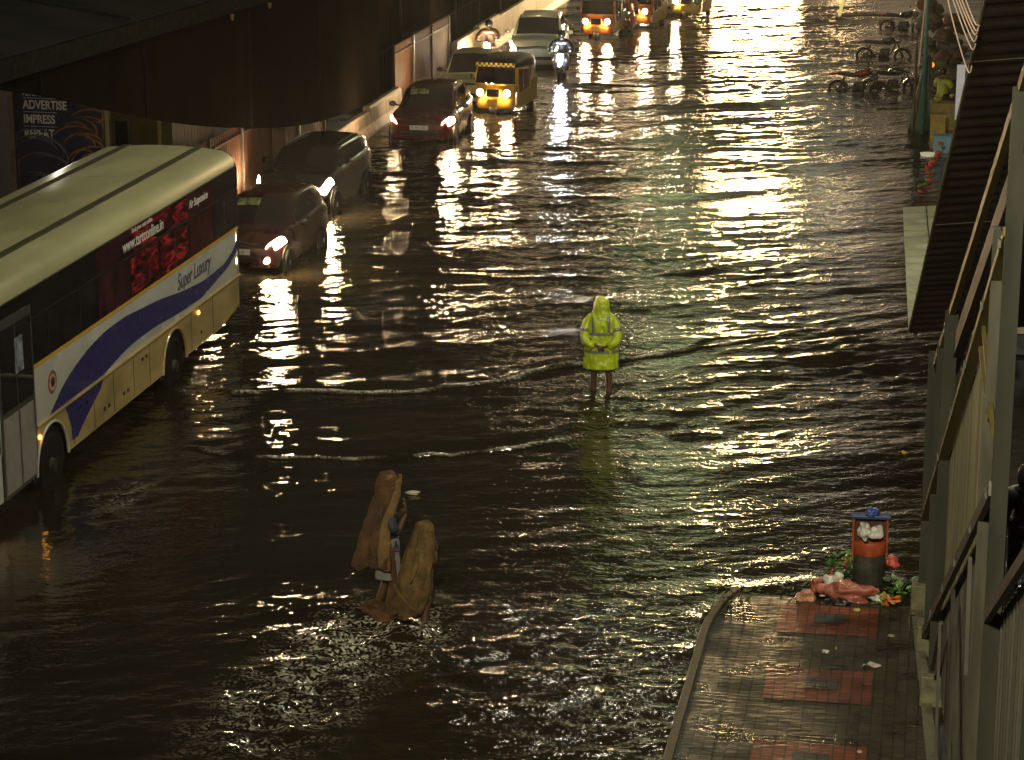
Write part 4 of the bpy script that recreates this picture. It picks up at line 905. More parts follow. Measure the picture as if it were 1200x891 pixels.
def man_dark():
    J = body_joints(elbow_r=(.27, .05, 1.12), wrist_r=(.24, .2, .95), elbow_l=(-.27, .0, 1.12), wrist_l=(-.26, .10, .88))
    p = person('person in a dark hooded jacket with a reflective strip, seen behind the stair posts', (1.37, 29.7, GROUND), R(15), J)
    DK = mat('dark_slate_jacket', (.010, .011, .015), .45, bump=.006)
    q = MB(); hand(q, (.24, .2, .94), (0, .3, -1), (-1, .1, 0), 1, .5); hand(q, (-.26, .1, .87), (0, .2, -1), (1, .1, 0), -1, .5); q.build('hand', M_SKIN, p, True)
    jk = garment('jacket', J, ['waist', 'pelvis', 'chest', 'collar', 'shoulder_r', 'elbow_r', 'wrist_r', 'shoulder_l', 'elbow_l', 'wrist_l'], [('pelvis', 'waist'), ('waist', 'chest'), ('chest', 'collar'), ('collar', 'shoulder_r'), ('shoulder_r', 'elbow_r'), ('elbow_r', 'wrist_r'), ('collar', 'shoulder_l'), ('shoulder_l', 'elbow_l'), ('elbow_l', 'wrist_l')], .05, DK, p)
    q = MB(); q.ell((0, -.01, 1.58), (.13, .14, .165), lump=.05, n=16, m=10); q.build('hood', DK, p, True)
    garment('trousers', J, ['pelvis', 'hip_r', 'knee_r', 'ankle_r', 'hip_l', 'knee_l', 'ankle_l'], [('pelvis', 'hip_r'), ('hip_r', 'knee_r'), ('knee_r', 'ankle_r'), ('pelvis', 'hip_l'), ('hip_l', 'knee_l'), ('knee_l', 'ankle_l')], .035, mat('black_wet_trousers', (.008, .008, .010), .5), p)
    q = MB(); q.box((.02, -.195, 1.30), (.20, .012, .05), bev=.004); q.build('reflective_strip', mat('bright_reflective_strip', (.6, .6, .6), .3), jk)
man_dark()
def man_vest():
    J = body_joints(elbow_r=(.3, .05, 1.15), wrist_r=(.18, .22, 1.1), elbow_l=(-.3, .05, 1.15), wrist_l=(-.18, .22, 1.1))
    p = person('person in a yellow green vest and dark trousers beside the teal pole', (.20, 67.85, GROUND), R(-40), J)
    garment('vest', J, ['waist', 'pelvis', 'chest', 'collar', 'shoulder_r', 'shoulder_l', 'elbow_r', 'elbow_l'], [('pelvis', 'waist'), ('waist', 'chest'), ('chest', 'collar'), ('collar', 'shoulder_r'), ('collar', 'shoulder_l'), ('shoulder_r', 'elbow_r'), ('shoulder_l', 'elbow_l')], .04, mat('yellow_green_vest', (.30, .34, .03), .5), p)
    garment('trousers', J, ['pelvis', 'hip_r', 'knee_r', 'ankle_r', 'hip_l', 'knee_l', 'ankle_l'], [('pelvis', 'hip_r'), ('hip_r', 'knee_r'), ('knee_r', 'ankle_r'), ('pelvis', 'hip_l'), ('hip_l', 'knee_l'), ('knee_l', 'ankle_l')], .03, mat('dark_cloth', (.015, .016, .02), .6), p)
    q = MB(); q.ell((0, -.005, 1.615), (.10, .11, .10), n=14, m=8); q.build('hair', mat('black_hair', (.008, .007, .006), .4), p, True)
man_vest()

# ------------------------------------------------------------------ motorcycles
def make_bike(label, loc, rz, group, tank, light=None, sunk=0.):
    c = thing('motorcycle', label, 'motorcycle', (loc[0], loc[1], GROUND - sunk), rz, group)
    for y in (-.66, .62):
        q = MB(); n = 26
        q.rings([[Vector(((.03 if False else .045 * math.sin(a)), y + (.265 + .045 * math.cos(a)) * math.cos(t), .31 + (.265 + .045 * math.cos(a)) * math.sin(t))) for a in [2 * math.pi * k / 8 for k in range(8)]] for t in [2 * math.pi * k / n for k in range(n + 1)]], False)
        w_ = q.build('wheel', M_TYRE, c, True)
        q = MB()
        for k in range(6): t = math.pi * k / 6; q.bar((0, y - .24 * math.cos(t), .31 - .24 * math.sin(t)), (0, y + .24 * math.cos(t), .31 + .24 * math.sin(t)), .016, .016)
        q.lathe([(.06, -.05), (.06, .05)], 12, 'x', (0, y, .31)); q.build('rim', mat('black_spoked_rim', (.03, .03, .03), .5, .5), w_)
        q = MB(); q.grid(lambda a, b: Vector(((b - .5) * .14, y + .345 * math.cos(R(20) + a * R(130 if y < 0 else 140)), .31 + .345 * math.sin(R(20) + a * R(130 if y < 0 else 140)))), 10, 3); q.build('mudguard', M_BLACK if y > 0 else tank, c, True, solid=.012)
    q = MB()
    for s in (1, -1): q.tube([(s * .08, -.66, .31), (s * .08, -.44, .86)], .022, 8); q.tube([(s * .07, .62, .31), (s * .06, .15, .40)], .022, 8); q.tube([(s * .10, .55, .38), (s * .11, .42, .72)], .026, 8)
    q.tube([(0, -.42, .86), (0, -.2, .72), (0, .1, .74), (0, .75, .80)], .026, 8); q.tube([(0, -.42, .78), (0, -.25, .4), (0, .15, .35)], .024, 8); q.build('frame', M_BLACK, c, True)
    q = MB(); q.ell((0, -.14, .86), (.13, .26, .115), (R(-8), 0, 0), n=14, m=10); q.build('fuel_tank', tank, c, True)
    q = MB(); q.box((0, .33, .82), (.24, .66, .10), (R(4), 0, 0), bev=.04); q.build('seat', M_BLACK, c, True)
    q = MB(); q.box((0, -.05, .46), (.24, .34, .28), bev=.05); q.lathe([(.11, -.16), (.12, -.1), (.12, .1), (.11, .16)], 14, 'x', (0, .05, .40)); q.build('engine', mat('dark_engine_metal', (.04, .04, .04), .5, .5), c, True)
    q = MB(); q.tube([(.11, -.15, .35), (.15, .1, .28), (.16, .75, .38)], [.022, .03, .042], 10); q.build('exhaust', M_CHROME, c, True)
    q = MB(); q.tube([(-.36, -.28, .98), (-.2, -.40, 1.0), (0, -.45, .95), (.2, -.40, 1.0), (.36, -.28, .98)], .015, 8)
    for s in (1, -1): q.tube([(s * .25, -.38, 1.0), (s * .30, -.40, 1.15)], .008, 5); q.ell((s * .31, -.40, 1.18), (.06, .02, .04), n=10, m=6)
    q.build('handlebar', M_BLACK, c, True)
    q = MB(); q.lathe([(.10, .06), (.10, -.02), (.08, -.05), (0, -.06)], 16, 'y', (0, -.52, .88)); q.build('headlight', light or M_RIM, c, True)
    q = MB(); q.box((0, .80, .80), (.14, .16, .08), bev=.03); q.build('tail', mat('red_tail_lamp', (.3, .01, .01), .3), c)
    return c
def rider(label, loc, rz, coat, helmet_m, group=None):
    J = body_joints(pelvis=(0, -.2, .90), waist=(0, -.16, 1.02), chest=(0, -.08, 1.22), collar=(0, -.02, 1.36), neck=(0, .0, 1.42), head=(0, .03, 1.52), crown=(0, .03, 1.6), nose=(0, .12, 1.51), hip_r=(.1, -.18, .88), hip_l=(-.1, -.18, .88),
                    knee_r=(.17, .18, .72), knee_l=(-.17, .18, .72), ankle_r=(.17, .0, .38), ankle_l=(-.17, 0, .38), heel_r=(.17, -.03, .33), heel_l=(-.17, -.03, .33), toe_r=(.17, .14, .32), toe_l=(-.17, .14, .32),
                    shoulder_r=(.2, -.04, 1.32), shoulder_l=(-.2, -.04, 1.32), elbow_r=(.34, .12, 1.14), elbow_l=(-.34, .12, 1.14), wrist_r=(.34, .33, 1.02), wrist_l=(-.34, .33, 1.02))
    p = person(label, (loc[0], loc[1], GROUND), rz + math.pi, J, group=group, sub=1)
    garment('raincoat', J, ['waist', 'pelvis', 'chest', 'collar', 'shoulder_r', 'elbow_r', 'wrist_r', 'shoulder_l', 'elbow_l', 'wrist_l', 'hip_r', 'knee_r', 'hip_l', 'knee_l', 'ankle_r', 'ankle_l'],
            [('pelvis', 'waist'), ('waist', 'chest'), ('chest', 'collar'), ('collar', 'shoulder_r'), ('shoulder_r', 'elbow_r'), ('elbow_r', 'wrist_r'), ('collar', 'shoulder_l'), ('shoulder_l', 'elbow_l'), ('elbow_l', 'wrist_l'), ('pelvis', 'hip_r'), ('hip_r', 'knee_r'), ('pelvis', 'hip_l'), ('hip_l', 'knee_l'), ('knee_r', 'ankle_r'), ('knee_l', 'ankle_l')], .05, coat, p, sub=1)
    q = MB(); q.ell((0, .03, 1.55), (.135, .155, .14), n=14, m=10); h = q.build('helmet', helmet_m, p, True)
    q = MB(); q.ell((0, .075, 1.53), (.115, .125, .075), n=12, m=8); q.build('visor', M_GLASS, h, True)
DKC = mat('dark_raincoat', (.012, .011, .012), .35, bump=.01); BRN = mat('brown_raincoat', (.05, .028, .018), .4, bump=.01)
TB = mat('black_tank', (.012, .012, .014), .25, coat=.5); TR = mat('maroon_tank', (.16, .016, .014), .25, coat=.5)
GQ = 'motorcycles riding in the queue'; GP = 'motorcycles parked in the water at the right'
make_bike('motorcycle with a white headlamp beside the yellow auto rickshaw', (-11.75, 75.2), R(3), GQ, TB, M_HEADW); rider('rider in a dark raincoat on the motorcycle with the white headlamp', (-11.75, 75.2), R(3), DKC, mat('black_helmet', (.015, .012, .012), .2, coat=.5))
make_bike('motorcycle squeezed between the barrier and the white sport utility car', (-14.55, 77.6), R(2), GQ, TB, M_HEAD); rider('rider in a brown raincoat beside the white barrier', (-14.55, 77.6), R(2), BRN, mat('black_helmet', (.015, .012, .012), .2))
make_bike('motorcycle with a red front in front of the second orange auto rickshaw', (-11.25, 87.8), R(0), GQ, TR, M_RIM); rider('rider in a red jacket in front of the second orange auto rickshaw', (-11.25, 87.8), R(0), mat('red_jacket', (.3, .04, .02), .5), mat('tan_helmet', (.3, .12, .05), .3))
make_bike('parked motorcycle with a maroon tank, nearest of the ones standing in water', (-2.35, 74.0), R(80), GP, TR, None, .16)
make_bike('parked black motorcycle behind the nearest maroon one', (-1.35, 74.6), R(100), GP, TB, None, .16)
make_bike('parked motorcycle standing alone with its front wheel towards the stalls', (-1.80, 82.3), R(88), GP, TB, None, .16)
make_bike('parked motorcycle farthest back beside the stalls', (-1.30, 90.5), R(70), GP, TB, None, .16)
def bicycle():
    c = thing('bicycle', 'old bicycle standing in water between the motorcycles and the teal pole', 'bicycle', (-.88, 72.2, GROUND), R(78))
    for y in (-.52, .52):
        q = MB(); n = 26
        q.rings([[Vector((.016 * math.sin(a), y + (.32 + .016 * math.cos(a)) * math.cos(t), .34 + (.32 + .016 * math.cos(a)) * math.sin(t))) for a in [2 * math.pi * k / 6 for k in range(6)]] for t in [2 * math.pi * k / n for k in range(n + 1)]], False)
        w_ = q.build('wheel', M_TYRE, c, True)
        q = MB()
        for k in range(7): t = math.pi * k / 7; q.bar((0, y - .31 * math.cos(t), .34 - .31 * math.sin(t)), (0, y + .31 * math.cos(t), .34 + .31 * math.sin(t)), .004, .004)
        q.build('spokes', M_STEEL, w_)
    q = MB(); q.tube([(0, -.52, .34), (0, -.38, .9)], .016, 6); q.tube([(0, -.40, .82), (0, .12, .85)], .016, 6); q.tube([(0, -.40, .78), (0, .02, .34), (0, .15, .95)], .016, 6); q.tube([(0, .52, .34), (0, .02, .34)], .012, 6); q.tube([(0, .52, .34), (0, .13, .84)], .012, 6); q.build('frame', M_BLACK, c, True)
    q = MB(); q.tube([(-.27, -.25, .98), (-.1, -.40, .95), (.1, -.40, .95), (.27, -.25, .98)], .012, 6); q.build('handlebar', M_CHROME, c, True)
    q = MB(); q.ell((0, .17, .97), (.07, .13, .035)); q.build('saddle', M_BLACK, c, True)
bicycle()

# ------------------------------------------------------------------ median: barriers, fences and the dark covered stair
M_CONC = mat('stained_barrier_concrete', (.28, .21, .145), .5, var=.4, scale=4, bump=.006, stretch=(1, 1, .3))
M_RUST = mat('rusty_brown_sheet', (.07, .031, .017), .6, spec=.15, var=.5, scale=3, bump=.006, stretch=(1, 1, .25))
def sheet_wall(q, x, y0, y1, z0, z1, pitch=.17, amp=.018):
    """ribbed sheet standing along the road; z0/z1 may be functions of y"""
    n = int((y1 - y0) / (pitch / 4)); f0 = z0 if callable(z0) else (lambda y: z0); f1 = z1 if callable(z1) else (lambda y: z1)
    rib = [0, 1, 1, 0]
    q.rings([[Vector((x(y) if callable(x) else x, y, 0)) + Vector((amp * rib[i % 4], 0, z)) for z in (f0(y), f1(y))] for i, y in ((i, y0 + (y1 - y0) * i / n) for i in range(n + 1))], False, False)
    return q
def barrier(y0, y1, h, label):
    q = MB(); g = .015
    for a, b in ((y0 + g, y1 - g),):
        P = [(-15.42, -.2), (-15.42, h - .06), (-15.38, h), (-15.24, h), (-15.20, h - .06), (-15.17, .28), (-15.06, .06), (-15.06, -.2)]
        n = 8; q.rings([[Vector((u, a + (b - a) * k / n, v)) for u, v in P] for k in range(n + 1)], True)
    o = q.build('median_barrier', M_CONC); return tag(o, label, 'barrier', 'concrete barriers of the median')
barrier(59.6, 63.4, .62, 'low concrete barrier behind the black sport utility car')
barrier(63.4, 67.3, .74, 'concrete barrier between the black car and the red hatchback, under the dark stair end')
ylist = [75.6, 79.4, 83.2, 87.0, 90.8, 94.6, 98.4]
wrd = ['first concrete barrier past the rusty fence, beside the cream sedan', 'concrete barrier beside the motorcycle near the white car', 'concrete barrier alongside the white sport utility car', 'concrete barrier just beyond the white sport utility car', 'last but one concrete barrier before the top of the photo', 'farthest concrete barrier at the top of the photo']
for i in range(6): barrier(ylist[i], ylist[i + 1], 1.02 + (.08 if i % 3 == 1 else 0), wrd[i])
def fence(y0, y1, h, label):
    c = thing('sheet_fence', label, 'fence', (-15.50, y0, GROUND), 0, 'rusty sheet fences of the median')
    L = y1 - y0
    q = MB(); sheet_wall(q, 0, 0, L, 0, h); q.build('sheet_panel', M_RUST, c)
    n = max(1, int(L / 2.4))
    for k in range(n + 1): q = MB(); q.box((.045, .03 + (L - .06) * k / n, h / 2), (.05, .06, h + .04)); q.build('post', M_STEEL if k % 2 else M_RUST, c)
    q = MB(); q.box((.03, L / 2, h - .25), (.03, L, .05)); q.build('rail', M_RUST, c)
fence(44.5, 59.4, 2.2, 'long rusty brown sheet fence behind the maroon and black cars')
fence(67.5, 75.5, 2.0, 'shorter rusty brown sheet fence beside the red hatchback')

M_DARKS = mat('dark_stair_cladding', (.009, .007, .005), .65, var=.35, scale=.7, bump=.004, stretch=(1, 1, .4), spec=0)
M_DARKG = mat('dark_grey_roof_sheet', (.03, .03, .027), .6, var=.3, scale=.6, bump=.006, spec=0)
def median_stair():
    X0 = -15.28
    c = thing('covered_stair', 'dark sheet clad covered stair hanging over the median, its lower edge sloping', 'covered stair', (X0, 28, 0))
    pts = [(28, 5.9), (33, 5.35), (37.5, 4.66), (40.3, 4.1), (42.6, 3.57), (46.4, 2.75), (50.5, 2.0), (56.9, 1.08), (60.2, .80), (64.9, .62)]
    bot = lambda y: crom([p[0] for p in pts], [p[1] for p in pts], y) + .17
    top = lambda y: 5.12 - .022 * (y - 39)
    segs = [28, 33.6, 39.2, 44.8, 52.1, 58.3, 64.9]
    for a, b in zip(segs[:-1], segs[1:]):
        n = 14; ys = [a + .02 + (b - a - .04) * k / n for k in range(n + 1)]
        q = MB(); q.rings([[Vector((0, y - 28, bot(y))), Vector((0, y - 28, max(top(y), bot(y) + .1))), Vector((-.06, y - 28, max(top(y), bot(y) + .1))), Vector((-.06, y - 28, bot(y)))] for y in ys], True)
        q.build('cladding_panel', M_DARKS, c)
        q = MB(); q.box((.025, a - 28, (bot(a) + top(a)) / 2), (.05, .07, max(.2, top(a) - bot(a)))); q.build('seam_post', mat('dark_seam_post', (.014, .012, .010), .8, spec=0), c)
    q = MB(); ys = [28 + k for k in range(38)]
    q.rings([[Vector((.16, y - 28, top(y) - .16)), Vector((.16, y - 28, top(y) + .20)), Vector((-.02, y - 28, top(y) + .20)), Vector((-.02, y - 28, top(y) - .16))] for y in ys], True); q.build('roof_beam', mat('grey_gutter_beam', (.018, .0175, .015), .6, var=.3, spec=0), c)
    q = MB(); q.rings([[Vector((.05, y - 28, top(y) + .23)), Vector((-3.4, y - 28, top(y) + .75)), Vector((-3.4, y - 28, top(y) + .69)), Vector((.05, y - 28, top(y) + .205))] for y in ys], True); q.build('roof_sheet', M_DARKG, c)
    for y in (36, 44.2, 52): q = MB(); q.box((-1.7, y - 28, top(y) + .52), (3.4, .10, .05), (0, R(8.5), 0)); q.build('roof_batten', M_DARKG, c)
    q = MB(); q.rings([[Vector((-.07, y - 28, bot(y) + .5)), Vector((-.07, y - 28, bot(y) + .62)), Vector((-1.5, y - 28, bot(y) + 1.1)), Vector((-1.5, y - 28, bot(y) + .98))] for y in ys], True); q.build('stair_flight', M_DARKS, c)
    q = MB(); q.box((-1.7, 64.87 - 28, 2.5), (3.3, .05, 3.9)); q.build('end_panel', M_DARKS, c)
    for y in (40.5, 52, 64):
        q = MB(); q.box((-3.0, y - 28, (bot(y) - .3) / 2), (.3, .3, bot(y) + .5)); q.build('column', M_DARKG, c)
    q = MB()
    for y in (50.2, 53.2): q.lathe([(.05, 0), (.03, -.12), (0, -.13)], 10, 'z', (.2, y - 28, top(y) - .18))
    q.build('hanging_lamp', mat('dull_brass', (.3, .2, .06), .4, .6), c)
median_stair()
def second_hoarding():
    c = thing('dark_hoarding', 'tall dark sheet hoarding standing behind the concrete barriers', 'hoarding', (-16.05, 66.5, 0))
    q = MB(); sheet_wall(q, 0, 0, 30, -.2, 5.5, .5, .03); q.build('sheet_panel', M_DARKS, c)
    for k in range(8): q = MB(); q.box((.06, .1 + k * 4.2, 2.7), (.06, .09, 5.8)); q.build('post', M_DARKG, c)
    for z in (1.6, 3.4): q = MB(); q.box((.05, 15, z), (.03, 30, .06)); q.build('rail', M_DARKG, c)
second_hoarding()
# advertising board and the wall behind the bus
def ad_board():
    c = thing('advertising_board', 'dark blue advertising board with the words ADVERTISE IMPRESS REPEAT behind the coach', 'advertising board', (-17.9, 47.0, GROUND), R(-4))
    BL = mat('navy_board', (.020, .024, .045), .45, var=.3, scale=2)
    q = MB(); q.box((0, 0, 2.1), (2.05, .06, 3.9), bev=.01); panel = q.build('panel', BL, c)
    q = MB(); q.box((-.30, -.036, 3.10), (1.22, .008, 1.14)); q.build('text_panel', mat('deep_navy_panel', (.018, .026, .055), .4), c)
    T = mat('cream_lettering', (.75, .72, .62), .5)
    for body, z, sz in (('BEYOND', 3.45, .155), ('ADVERTISE', 3.18, .25), ('IMPRESS', 2.88, .25), ('REPEAT', 2.58, .25)):
        text('lettering', body, sz, T, c, (-.80, -.044, z), (R(90), 0, 0), 0, .002, .80, bold=.006)
    q = MB()
    for z in (3.40, 3.11, 2.81): q.box((-.42, -.043, z), (.74, .006, .009))
    q.build('rule_line', T, c)
    rs = random.Random(5)
    art = mat('orange_brown_strands', (.30, .13, .04), .45, var=.5); art2 = mat('grey_strands', (.10, .10, .12), .45)
    for m, n, x0, z0 in ((art, 14, .62, 2.4), (art2, 10, -.35, 1.9)):
        q = MB()
        for k in range(n):
            a = rs.uniform(-.4, 1.2); r_ = rs.uniform(.25, .7); cx = x0 + rs.uniform(-.25, .2); cz = z0 + rs.uniform(-.5, .4)
            P = [(max(-.98, min(.98, cx + r_ * math.cos(a + t * .24))), -.042, cz + r_ * .8 * math.sin(a + t * .24)) for t in range(9)]
            q.tube(P, [.006, .014, .02, .024, .024, .022, .018, .012, .005], 6)
        q.build('curling_strands', m, panel, True)
    q = MB(); q.box((-1.09, .0, 2.0), (.12, .10, 4.2)); q.build('post', mat('pale_brown_post', (.22, .16, .11), .5), c)
    q = MB(); q.box((1.07, .0, 2.0), (.09, .10, 4.2)); q.build('post', mat('olive_post', (.28, .25, .10), .5), c)
    q = MB(); q.tube([(-.95, -.1, 2.2), (-.80, -.25, 1.0), (-.7, -.3, 0)], .012, 5); q.tube([(-.95, -.1, 2.0), (-.9, -.25, 1.0), (-.86, -.3, 0)], .012, 5); q.build('cable', M_BLACK, c)
ad_board()
lamp('site_fill_light', (-16.6, 43.0, 3.2), 55, (1, .9, .7), .1)  # added fill lights for the shaded board and cabin, no lamp modelled
lamp('site_fill_light', (-16.6, 51.5, 3.4), 90, (1, .85, .45), .1)
def olive_wall():
    c = thing('site_cabin', 'olive site cabin with a small lit sign behind the coach roof', 'cabin', (-18.4, 55.6, GROUND), R(2))
    OL = mat('olive_cabin_sheet', (.11, .09, .035), .5, var=.3, scale=2, bump=.004)
    q = MB(); sheet_wall(q, 0, 0, 4.2, 0, 3.2, .3, .02); q.build('side_wall', OL, c)
    q = MB(); q.box((-1.2, 0, 1.6), (2.6, .06, 3.2)); q.build('front_wall', OL, c)
    q = MB(); q.box((-1.2, 2.1, 3.24), (2.8, 4.5, .08)); q.build('roof', M_DARKG, c)
    q = MB(); q.box((-.55, -.04, 2.1), (.30, .04, .16), bev=.01); q.build('sign_lamp', mat('pale_lit_sign', (.6, .55, .45), .4, emit=(.8, .75, .6), estr=.5), c)
    q = MB(); q.box((-1.95, -.045, 2.0), (.5, .03, 1.0)); q.build('window', mat('amber_panel', (.3, .2, .07), .4), c)
    q = MB(); q.box((-.2, -.06, 1.6), (.09, .09, 3.3)); q.build('corner_post', mat('yellow_post', (.36, .30, .10), .5), c)
olive_wall()

# ------------------------------------------------------------------ footbridge stair on the right
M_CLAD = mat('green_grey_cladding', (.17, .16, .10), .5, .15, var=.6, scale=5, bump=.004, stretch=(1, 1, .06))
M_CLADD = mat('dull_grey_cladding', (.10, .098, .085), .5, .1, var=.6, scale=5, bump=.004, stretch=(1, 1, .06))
M_POST = mat('grey_green_steel_post', (.045, .045, .036), .4, .3, var=.35, scale=3, bump=.003, stretch=(1, 1, .2))
M_RAIL = mat('dull_yellow_steel', (.15, .12, .035), .45, .2, var=.3)
M_UNDER = mat('dark_roof_underside', (.05, .037, .03), .55, .1, var=.35, scale=1.5)
wx = lambda y: .14 + .051 * (27.8 - y)
def footbridge_stair():
    c = thing('footbridge_stair', 'covered steel footbridge stair with ribbed cladding at the right edge', 'footbridge stair', (wx(27.8), 27.8, 0))
    ox, oy = wx(27.8), 27.8
    P = lambda dx, y, z: Vector((wx(y) + dx - ox, y - oy, z))
    diag = lambda y: 2.85 + .565 * (25.45 - y)        # hand rail
    low = lambda y: 1.16 + .53 * (25.2 - y)           # stringer
    beam = lambda y: 4.72 + .485 * (25.0 - y)
    roofz = lambda y: 3.73 + .505 * (27.74 - y)
    ex = lambda y: (-.16 + .052 * (27.74 - y)) - wx(y)
    # columns on concrete plinths
    for y, w_, d_ in ((28.3, .13, .13), (26.9, .10, .13), (25.35, .14, .16), (23.4, .10, .12), (21.9, .13, .14), (19.5, .13, .16), (18.35, .13, .16), (14.9, .14, .18)):
        zt = beam(y) - (.75 if y == 19.5 else 0) if y < 27 else 3.35
        b = P(.22 if 20 < y < 25 else .02, y, 0); q = MB(); zb = .42
        # H section
        cx, cy_ = b.x, b.y
        for s in (1, -1): q.box((cx, cy_ + s * d_ / 2, (zt + zb) / 2), (w_, .014, zt - zb))
        q.box((cx, cy_, (zt + zb) / 2), (.012, d_, zt - zb)); col_ = q.build('column', mat('pale_lit_face_post', (.085, .08, .06), .45, .2, var=.4, stretch=(1, 1, .2)) if y == 19.5 else M_POST, c)  # paler post added to stand for the lit flange of the main column
        q = MB(); q.box((cx, cy_, .2), (w_ + .16, d_ + .16, .45), bev=.02); q.box((cx, cy_, .435), (w_ + .1, d_ + .1, .02)); q.build('plinth', mat('mossy_plinth', (.14, .13, .08), .6, var=.4, bump=.008), col_)
    # cladding sheets, bay by bay
    def clad(name, y0, y1, z0, z1, dx, m, pitch=.17):
        q = MB(); n = max(8, int((y1 - y0) / (pitch / 4))); rib = [0, 1, 1, 0]
        q.rings([[P(dx - .030 * rib[i % 4], y, z0(y) if callable(z0) else z0), P(dx - .030 * rib[i % 4], y, z1(y) if callable(z1) else z1)] for i, y in ((i, y1 + (y0 - y1) * i / n) for i in range(n + 1))], False, False)
        return q.build(name, m, c, solid=.003)
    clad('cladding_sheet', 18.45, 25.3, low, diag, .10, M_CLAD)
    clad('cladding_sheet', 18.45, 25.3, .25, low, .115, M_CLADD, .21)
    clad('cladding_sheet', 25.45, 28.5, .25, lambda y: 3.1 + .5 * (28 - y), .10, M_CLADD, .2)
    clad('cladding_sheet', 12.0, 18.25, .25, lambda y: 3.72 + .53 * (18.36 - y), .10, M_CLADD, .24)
    q = MB(); q.bar(P(-.03, 28.2, diag(28.2)), P(-.03, 18.4, diag(18.4)), .05, .07); q.bar(P(.0, 28.2, diag(28.2) - .03), P(.0, 18.4, diag(18.4) - .03), .10, .02); q.build('hand_rail', M_RAIL, c)
    q = MB(); q.bar(P(-.035, 28.0, low(28.0)), P(-.035, 18.4, low(18.4)), .05, .12); q.build('stringer', mat('brown_steel_channel', (.05, .044, .037), .45, .2, var=.3), c)
    q = MB(); q.bar(P(-.03, 18.3, 3.72), P(-.03, 12, 3.72 + .53 * 6.3), .05, .10); q.build('stringer', MATS['brown_steel_channel'], c)
    q = MB(); q.bar(P(.02, 27.9, beam(27.9)), P(.02, 12.5, beam(12.5)), .06, .10); q.build('roof_purlin', M_RAIL, c)
    q = MB(); q.bar(P(.10, 27.9, beam(27.9) - .4), P(.10, 12.5, beam(12.5) - .4), .10, .22); q.build('roof_truss', M_UNDER, c)
    q = MB(); q.bar(P(-.01, 20.6, 5.35), P(-.01, 19.3, 5.1), .045, .045); q.bar(P(0, 20.8, 5.6), P(0, 18.5, 4.9), .035, .05); q.build('brace', M_RAIL, c)
    q = MB(); q.bar(P(-.03, 25.2, 1.2), P(-.03, 26.8, .35), .04, .05); q.build('brace', MATS['brown_steel_channel'], c)
    q = MB(); q.bar(P(-.05, 22.0, 2.6), P(-.05, 20.6, 1.4), .04, .05); q.build('brace', MATS['brown_steel_channel'], c)
    q = MB(); q.bar(P(-.05, 24.6, .75), P(-.05, 23.5, 1.7), .04, .045); q.build('brace', MATS['brown_steel_channel'], c)
    q = MB(); q.bar(P(-.07, 23.35, 1.75), P(-.07, 23.0, .2), .03, .03); q.build('brace', MATS['brown_steel_channel'], c)
    q = MB(); q.bar(P(-.07, 19.8, 3.7), P(-.07, 19.6, 2.7), .035, .035); q.build('brace', MATS['brown_steel_channel'], c)
    # steel bolts and torn edges catching the light
    for y in (25.2, 23.4, 21.8, 20.1, 18.6):
        for z in (low(y), diag(y) - .02): q = MB(); q.box(P(-.063, y, z), (.02, .10, .06)); q.build('fixing_plate', M_STEEL, c)
    # ribbed roof sheets seen from below, lapped every two metres
    edges = [27.74, 25.6, 23.5, 21.3, 19.2, 17.0, 14.8, 12.4]
    for i, (b, a) in enumerate(zip(edges[:-1], edges[1:])):
        q = MB(); n = 36; rib = [0, 1, 1, 0]
        q.rings([[P(ex(y) + dxx, y, roofz(y) - .012 * i % .02 + .007 * rib[k % 4] + .10 * dxx) for dxx in (0, .9, 1.9, 2.9)] for k, y in ((k, b + .06 + (a - b - .06) * k / n) for k in range(n + 1))], False, False)
        q.build('roof_sheet', M_UNDER, c, solid=.004)
    q = MB()
    q.tube([P(ex(y) - .012, y, roofz(y) + .004) for y in np.linspace(27.74, 12.4, 24)], .016, 6); q.build('eave_flashing', mat('mossy_flashing', (.10, .09, .035), .5, var=.6, scale=14), c)
    q = MB(); q.rings([[P(-.12, y, -.2), P(-.12, y, .11 + .0 * y), P(.0, y, .11), P(.0, y, -.2)] for y in np.linspace(28.5, 16, 12)], True); q.build('kerb_wall', MATS['mossy_plinth'], c)
footbridge_stair()
def canopy():
    c = thing('canopy', 'pale green ribbed sheet canopy beyond the stair eave', 'canopy', (0, 32.8, 0))
    q = MB(); n = 72; rib = [0, 1, 1, 0]
    A = Vector((-.21, 32.7 - 32.8, 2.5)); B = Vector((-.47, 42.0 - 32.8, 2.5))
    q.rings([[A.lerp(B, k / n) + Vector((d, d * .12, .03 * rib[k % 4] + .06 * d)) for d in (0, .38, .8, 1.3)] for k in range(n + 1)], False, False)
    q.build('roof_sheet', mat('pale_green_sheet', (.25, .245, .165), .4, .1, var=.25, scale=2.5, bump=.003), c, solid=.004)
    q = MB(); q.tube([A + Vector((.40, 0, .06)), B + Vector((.40, 0, .06))], .010, 5); q.build('sheet_lap', mat('dark_lap_line', (.03, .03, .02), .9, spec=.1), c)
    for t in (.04, .5, .96):
        p = A.lerp(B, t); q = MB(); q.box((p.x + .9, p.y, 1.15), (.08, .08, 2.7)); q.build('post', M_POST, c)
    q = MB(); q.bar(A + Vector((.1, 0, -.05)), B + Vector((.1, 0, -.05)), .05, .07); q.bar(A + Vector((.9, 0, -.02)), B + Vector((.9, 0, -.02)), .05, .07); q.build('purlin', M_POST, c)
canopy()
